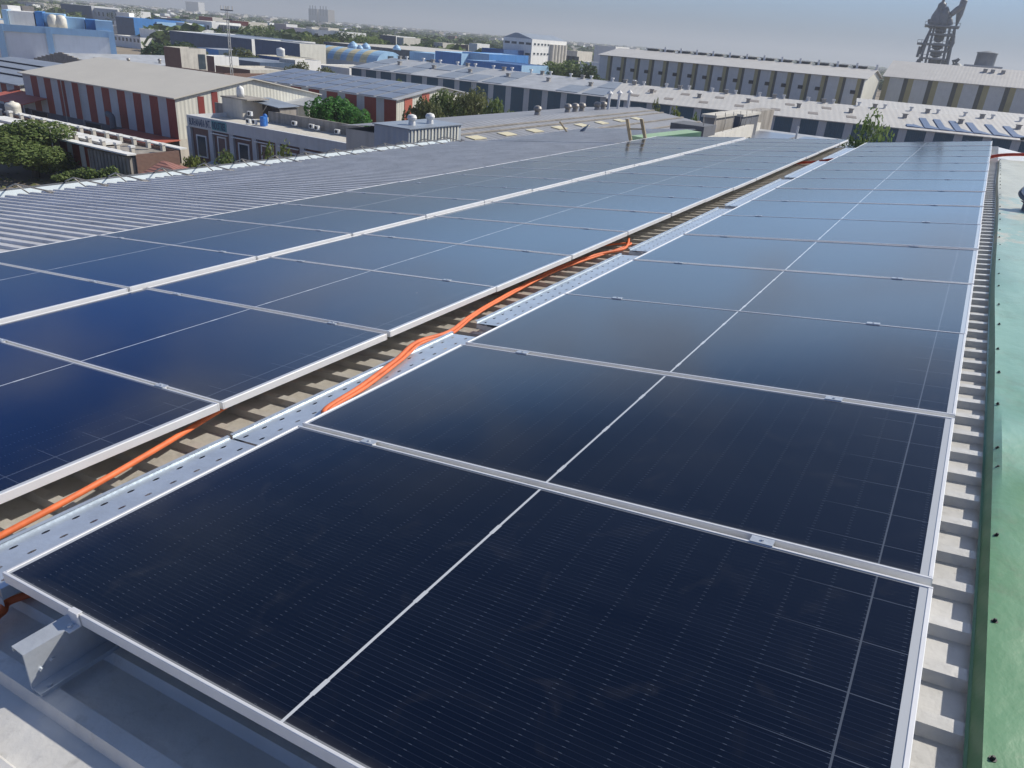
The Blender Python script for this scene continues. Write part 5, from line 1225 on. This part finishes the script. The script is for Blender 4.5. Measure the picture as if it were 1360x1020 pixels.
def lobeset(seed, h, w, n=9, low=.35):
    rnd = random.Random(seed); L_ = []
    for i in range(n):
        a = 2 * math.pi * i / n + rnd.uniform(-.4, .4); q = rnd.uniform(.25, .68); zz = rnd.uniform(low + .08, .80)
        L_.append((math.cos(a) * w * .5 * q * 1.15, math.sin(a) * w * .5 * q * 1.15, h * zz, w * rnd.uniform(.16, .25)))
    L_.append((0, 0, h * .72, w * .25)); L_.append((w * .06, 0, h * .86, w * .17)); return L_
def tree(label, x, y, z, h, w, m, key=None, n=3500, size=.22, seed=1, low=.35, group=None, name='tree', rot=0.0):
    key = key or 'k%s%s' % (seed, m); L_ = lobeset(seed, 10, 10 * .9, low=low)
    t = thing(name, (x, y, z), label, 'tree' if name != 'shrub' else 'shrub', group, (0, 0, rot))
    sx, sz = w / 9.0, h / 10.0
    c = bpy.data.objects.new('crown', crown_mesh(key, L_, n, size / max(.2, (sx + sz) / 2), m, seed)); COL.objects.link(c); c.parent = t; c.scale = (sx, sx, sz)
    k = bpy.data.objects.new('trunk', trunk_mesh(key, 10, .35, L_, seed)); COL.objects.link(k); k.parent = t; k.scale = (sx, sx, sz)
    return t
def tree_px(label, pxc, pyb, wpx, htop, Y=None, m='leafA', zb=GZ, **k):
    """crown centre column pxc, base at pyb on the ground unless Y is given, htop = picture row of the top"""
    p = at_z(pxc, pyb, zb) if Y is None else at_y(pxc, pyb, Y)
    dist = math.hypot(p.x - O.x, p.y - O.y); pt = at_d(pxc, htop, dist)
    return tree(label, p.x, p.y, zb if Y is None else zb, pt.z - zb, wpx * dist / F * 1.12, m, **k)
tree_px('large olive green tree at the left edge in front of the low workshop', 48, 236, 98, 158, None, 'leafA', seed=3, n=12500, size=.17, low=.2)
tree_px('part of a dark tree cut by the left edge of the picture below the canopy', -8, 232, 60, 165, None, 'leafD', seed=4, n=7000, size=.17, low=.2)
tree_px('dense bright green tree beside the white shed', 445, 165, 78, 127, 64, 'leafB', seed=5, n=15000, size=.17, low=.1, zb=-13)
for i, (px, pyb, wp, ht, Y, m, l) in enumerate((
    (560, 160, 46, 118 + 8, 66, 'leafC', 'sparse dusty tree at the corner of the dark red shed'),
    (588, 155, 50, 117, 74, 'leafA', 'olive tree left of the tall one against the teal shed'),
    (628, 150, 66, 113, 78, 'leafC', 'wide dusty olive tree against the teal shed wall'),
    (655, 150, 50, 128, 72, 'leafA', 'lower olive tree at the right end of the mixed trees'),
    (240, 68, 48, 54, 120, 'leafD', 'dark green tree clump in front of the white stair block'),
    (206, 70, 40, 56, 118, 'leafD', 'dark tree left of the clump, behind the grey gable shed'),
    (400, 95, 40, 80, 104, 'leafC', 'dusty shrubby tree behind the solar sheets of the dark red shed'),
    (432, 100, 30, 88, 106, 'leafC', 'smaller dusty tree right of the shrubby one behind the solar sheets'),
    (528, 108, 24, 104, 92, 'leafE', 'small yellow green tree tip in front of the teal shed'),
    (318, 72, 60, 62, 130, 'leafC', 'flat olive tree mass left of the dark slate hall'),
    (345, 45, 44, 32, 230, 'leafA', 'olive tree right of the open concrete block'),
    (378, 50, 40, 38, 250, 'leafD', 'dark tree in front of the villa'),
    (452, 58, 60, 40, 235, 'leafD', 'dark broad tree in the big clump behind the barrel vault'),
    (478, 62, 50, 44, 228, 'leafA', 'olive tree at the right of the big clump behind the barrel vault'),
    (430, 60, 40, 46, 225, 'leafE', 'yellowish tree at the left of the big clump behind the barrel vault'),
    (725, 98, 50, 80, 190, 'leafA', 'olive tree in front of the white mill'),
    (752, 102, 56, 77, 186, 'leafA', 'broad olive tree right of the white mill'),
    (780, 104, 44, 84, 184, 'leafD', 'dark green tree left of the beige hall'),
    (74, 20, 44, 4, 330, 'leafD', 'dark tree between the cream office and the deep blue mill'),
    (172, 22, 50, 8, 310, 'leafD', 'tall dark tree right of the pale windowed wing'),
    (15, 6, 40, -4, 420, 'leafD', 'dark tree at the far left corner of the picture'),
    (868, 150, 30, 131, 60, 'leafC', 'airy yellow green tree behind the pale ribbed hall'),
    (893, 158, 36, 140, 62, 'leafE', 'bright shrubby tree left of the concrete tanks'),
    (920, 160, 30, 148, 60, 'leafA', 'small green tree just behind the concrete tanks'))):
    tree_px(l, px, pyb, wp, ht, Y, m, seed=20 + i, n=5200 if Y < 110 else 2600, size=.20 if Y < 110 else .42, low=.15, zb=GZ)
# feathery tree standing out above the end of the panels
tree_px('feathery pale green tree rising beyond the far end of the right-hand row', 1149, 182, 54, 138, 44, 'leafF', seed=60, n=1900, size=.15, low=.25, zb=-8, rot=.5)
# scrub beyond the gutter and banana-like shrubs by the office
random.seed(5)
for i, (px, py, h, l) in enumerate(((255, 232, 4.0, 'pale spiky shrub beside the dusty red hip roof'), (303, 226, 4.2, 'leafy shrub in front of the plum wall, left one'), (332, 222, 3.8, 'low leafy shrub in front of the third window'),
                                   (357, 215, 6.2, 'tall leafy plant in front of the fourth pilaster'), (378, 212, 6.6, 'tallest leafy plant in front of the office windows'), (117, 238, 2.4, 'round shrub by the ribbed workshop wall'),
                                   (150, 238, 2.6, 'shrub between the workshop and the hip roof'), (92, 240, 2.0, 'low shrub right of the big olive tree'))):
    p = at_z(px, py, -14 + h * .55); p = p if 25 < p.y < 46 else at_y(px, py, 42)
    tree(l, p.x, p.y, GZ, h, 2.2 + (i % 3) * .5, 'leafE' if i in (0, 3, 4) else 'leafA', seed=80 + i, n=900, size=.16, low=.1, name='shrub')
# lamp pole in front of the left tree
p = at_z(78, 238, GZ); k = MB(); hh = at_d(73, 170, math.hypot(p.x - O.x, p.y - O.y)).z - GZ; k.cyl((0, 0, 0), (0, 0, hh), .07, 'pole', 8, .045); k.box(-.05, -.5, hh, .05, .05, hh + .06, 'pole'); k.box(-.1, -.95, hh - .02, .1, -.45, hh + .08, 'steel_mid')
o = k.build('lamp_post', loc=p); tag(o, 'thin grey lamp post in front of the large olive tree', 'lamp post')
# water tank in front of office block
p = at_z(284, 225, GZ + 1.2); k = MB(); k.lathe((0, 0, 0), [(.7, 0), (.72, .6), (.7, 1.1), (.5, 1.45), (.15, 1.6)], 'bluewhite', 16); o = k.build('water_tank', loc=(p.x, p.y, p.z - .8), smooth=True); tag(o, 'pale round tank standing at the foot of the office wall', 'water tank', 'roof water tanks')

# ================================================================== GROUND, SCRUB, CITY
RG = 7000
g = MB(); g.poly([(-RG, -RG, GZ), (RG, -RG, GZ), (RG, RG, GZ), (-RG, RG, GZ)], 'dark')
M['ground'] = mat('dry_earth', (.20, .165, .12), .95, 0, .3, .08, .3, 3, col2=(.30, .25, .185))
g.mats = ['ground']; o = g.build('ground'); tag(o, kind='structure')
# low scrub (uncountable) near the workshop and the yard
rnd = random.Random(9); k = MB()
for _ in range(5200):
    x = rnd.gauss(-52, 9); y = rnd.uniform(20, 37); s = rnd.uniform(.08, .22); zz = GZ + rnd.uniform(0, .9) * abs(math.sin(x * .6) * math.cos(y * .5)) 
    a = rnd.uniform(0, 6.28); u = Vector((math.cos(a), math.sin(a), rnd.uniform(-.3, .3))); w = Vector((-math.sin(a), math.cos(a), rnd.uniform(.2, .9)))
    p = Vector((x, y, zz)); k.poly([p + u * s, p + w * s, p - u * s, p - w * s * .7], 'leafC')
tag(k.build('scrub'), 'dry low scrub growing on the bare earth by the left tree', 'scrub', kind='stuff')
# far wood: uneven belts of leaf masses
rnd = random.Random(21); k = MB(); az0 = math.atan2(-math.sin(RZ), math.cos(RZ))
def dir_at(px): d = ray(px, 60); return Vector((d.x, d.y)).normalized()
nbl = 0
while nbl < 3600:
    dist = 330 * math.exp(rnd.uniform(0, 2.55)); px = rnd.uniform(-250, 1500); d = dir_at(px); cx, cy = O.x + d.x * dist, O.y + d.y * dist
    if dist < 480 and (px > 760 or px < 200): continue
    if math.sin(cx * .011) * math.cos(cy * .013) + rnd.uniform(-.5, .9) < 0: continue
    nbl += 1
    R_ = rnd.uniform(3.5, 8) * (1 + dist / 3000); hgt = rnd.uniform(5, 9)
    for q in range(30):
        th = rnd.uniform(0, 6.28); ph = rnd.uniform(.05, 1.5); p = Vector((cx + R_ * math.cos(th) * math.cos(ph), cy + R_ * math.sin(th) * math.cos(ph), GZ + hgt * (.3 + .7 * math.sin(ph))))
        s = rnd.uniform(.25, .5) * R_ ; a = rnd.uniform(0, 6.28); u = Vector((math.cos(a), math.sin(a), rnd.uniform(-.3, .6))); w = Vector((-math.sin(a) * .6, math.cos(a) * .6, rnd.uniform(.2, .9)))
        k.poly([p + u * s, p + w * s * .7, p - u * s, p - w * s * .7], 'leafD' if q % 3 else 'leafA')
tag(k.build('distant_wood'), 'hazy dark green tree belts between the houses of the distant city', 'woodland', kind='stuff')
# distant houses: countable ones as individuals
HM = []
def house_mesh(w, d, h, m, seed):
    r_ = random.Random(seed); k = MB(); k.box(-w / 2, -d / 2, 0, w / 2, d / 2, h, m); k.box(-w / 2 + .3, -d / 2 + .3, h + .001, w * .1, d * .1, h + 1.9, m)
    for fl_ in range(int(h / 3.3)):
        n_ = 3
        for i in range(n_):
            x = -w / 2 + (i + .5) * w / n_; k.box(x - .6, -d / 2 - .06, 1 + fl_ * 3.2, x + .6, -d / 2 + .05, 2.3 + fl_ * 3.2, 'dark')
            yq = -d / 2 + (i + .5) * d / n_; k.box(w / 2 - .05, yq - .6, 1 + fl_ * 3.2, w / 2 + .06, yq + .6, 2.3 + fl_ * 3.2, 'dark')
    o = k.build('distant_house'); me = o.data; bpy.data.objects.remove(o); return me
kinds = [('white', 'white'), ('lightconc', 'cream'), ('conc', 'grey'), ('plum', 'brown')]
for j, (m_, nm_) in enumerate(kinds):
    HM.append([house_mesh(9 + 3 * (q % 2), 9, 4.0 + 1.7 * (q % 3), m_, q) for q in range(3)])
rnd = random.Random(33); cnt = 0
while cnt < 290:
    px = rnd.triangular(-40, 1300, 250) if rnd.random() < .75 else rnd.uniform(-40, 1350); dist = rnd.uniform(360, 1300) if rnd.random() < .7 else rnd.uniform(1300, 2600)
    if px > 660 and dist < 900: continue
    d = dir_at(px); j = rnd.choices((0, 1, 2, 3), (5, 4, 2, 1))[0]; me = HM[j][rnd.randrange(3)]
    o = bpy.data.objects.new('distant_house', me); COL.objects.link(o); o.location = (O.x + d.x * dist, O.y + d.y * dist, GZ); o.rotation_euler = (0, 0, rnd.uniform(-.5, .5)); s = rnd.uniform(.75, 1.15); o.scale = (s * rnd.uniform(.8, 1.6), s, s)
    tag(o, 'small hazy %s house among the trees of the distant city' % kinds[j][1], 'house', 'distant %s houses' % kinds[j][1]); cnt += 1
k = MB()
for _ in range(1500):
    px = rnd.triangular(-100, 1250, 250); dist = rnd.uniform(1500, 5200); d = dir_at(px); x, y = O.x + d.x * dist, O.y + d.y * dist; w = rnd.uniform(8, 22); h = rnd.uniform(4, 11)
    k.box(x - w / 2, y - 7, GZ, x + w / 2, y + 7, GZ + h, rnd.choice(('white', 'lightconc', 'lightconc', 'conc')))
tag(k.build('distant_city'), 'faint pale city sprawl fading into the haze at the skyline', 'city', kind='stuff')

# ================================================================== HAZE
hz = MB(); RH = 6900
M['hazemat'] = bpy.data.materials.new('haze'); m = M['hazemat']; m.use_nodes = True; n = m.node_tree.nodes; n.remove(n['Principled BSDF'])
pv = n.new('ShaderNodeVolumePrincipled'); pv.inputs['Color'].default_value = (.57, .62, .68, 1); pv.inputs['Density'].default_value = .00038; pv.inputs['Anisotropy'].default_value = .2
m.node_tree.links.new(pv.outputs[0], n['Material Output'].inputs['Volume'])
hz.box(-RH - 200, -RH - 200, GZ - 1, RH + 200, RH + 200, 75, 'hazemat'); o = hz.build('haze'); tag(o, kind='stuff', label='thin grey-blue haze over the far city', cat='haze')
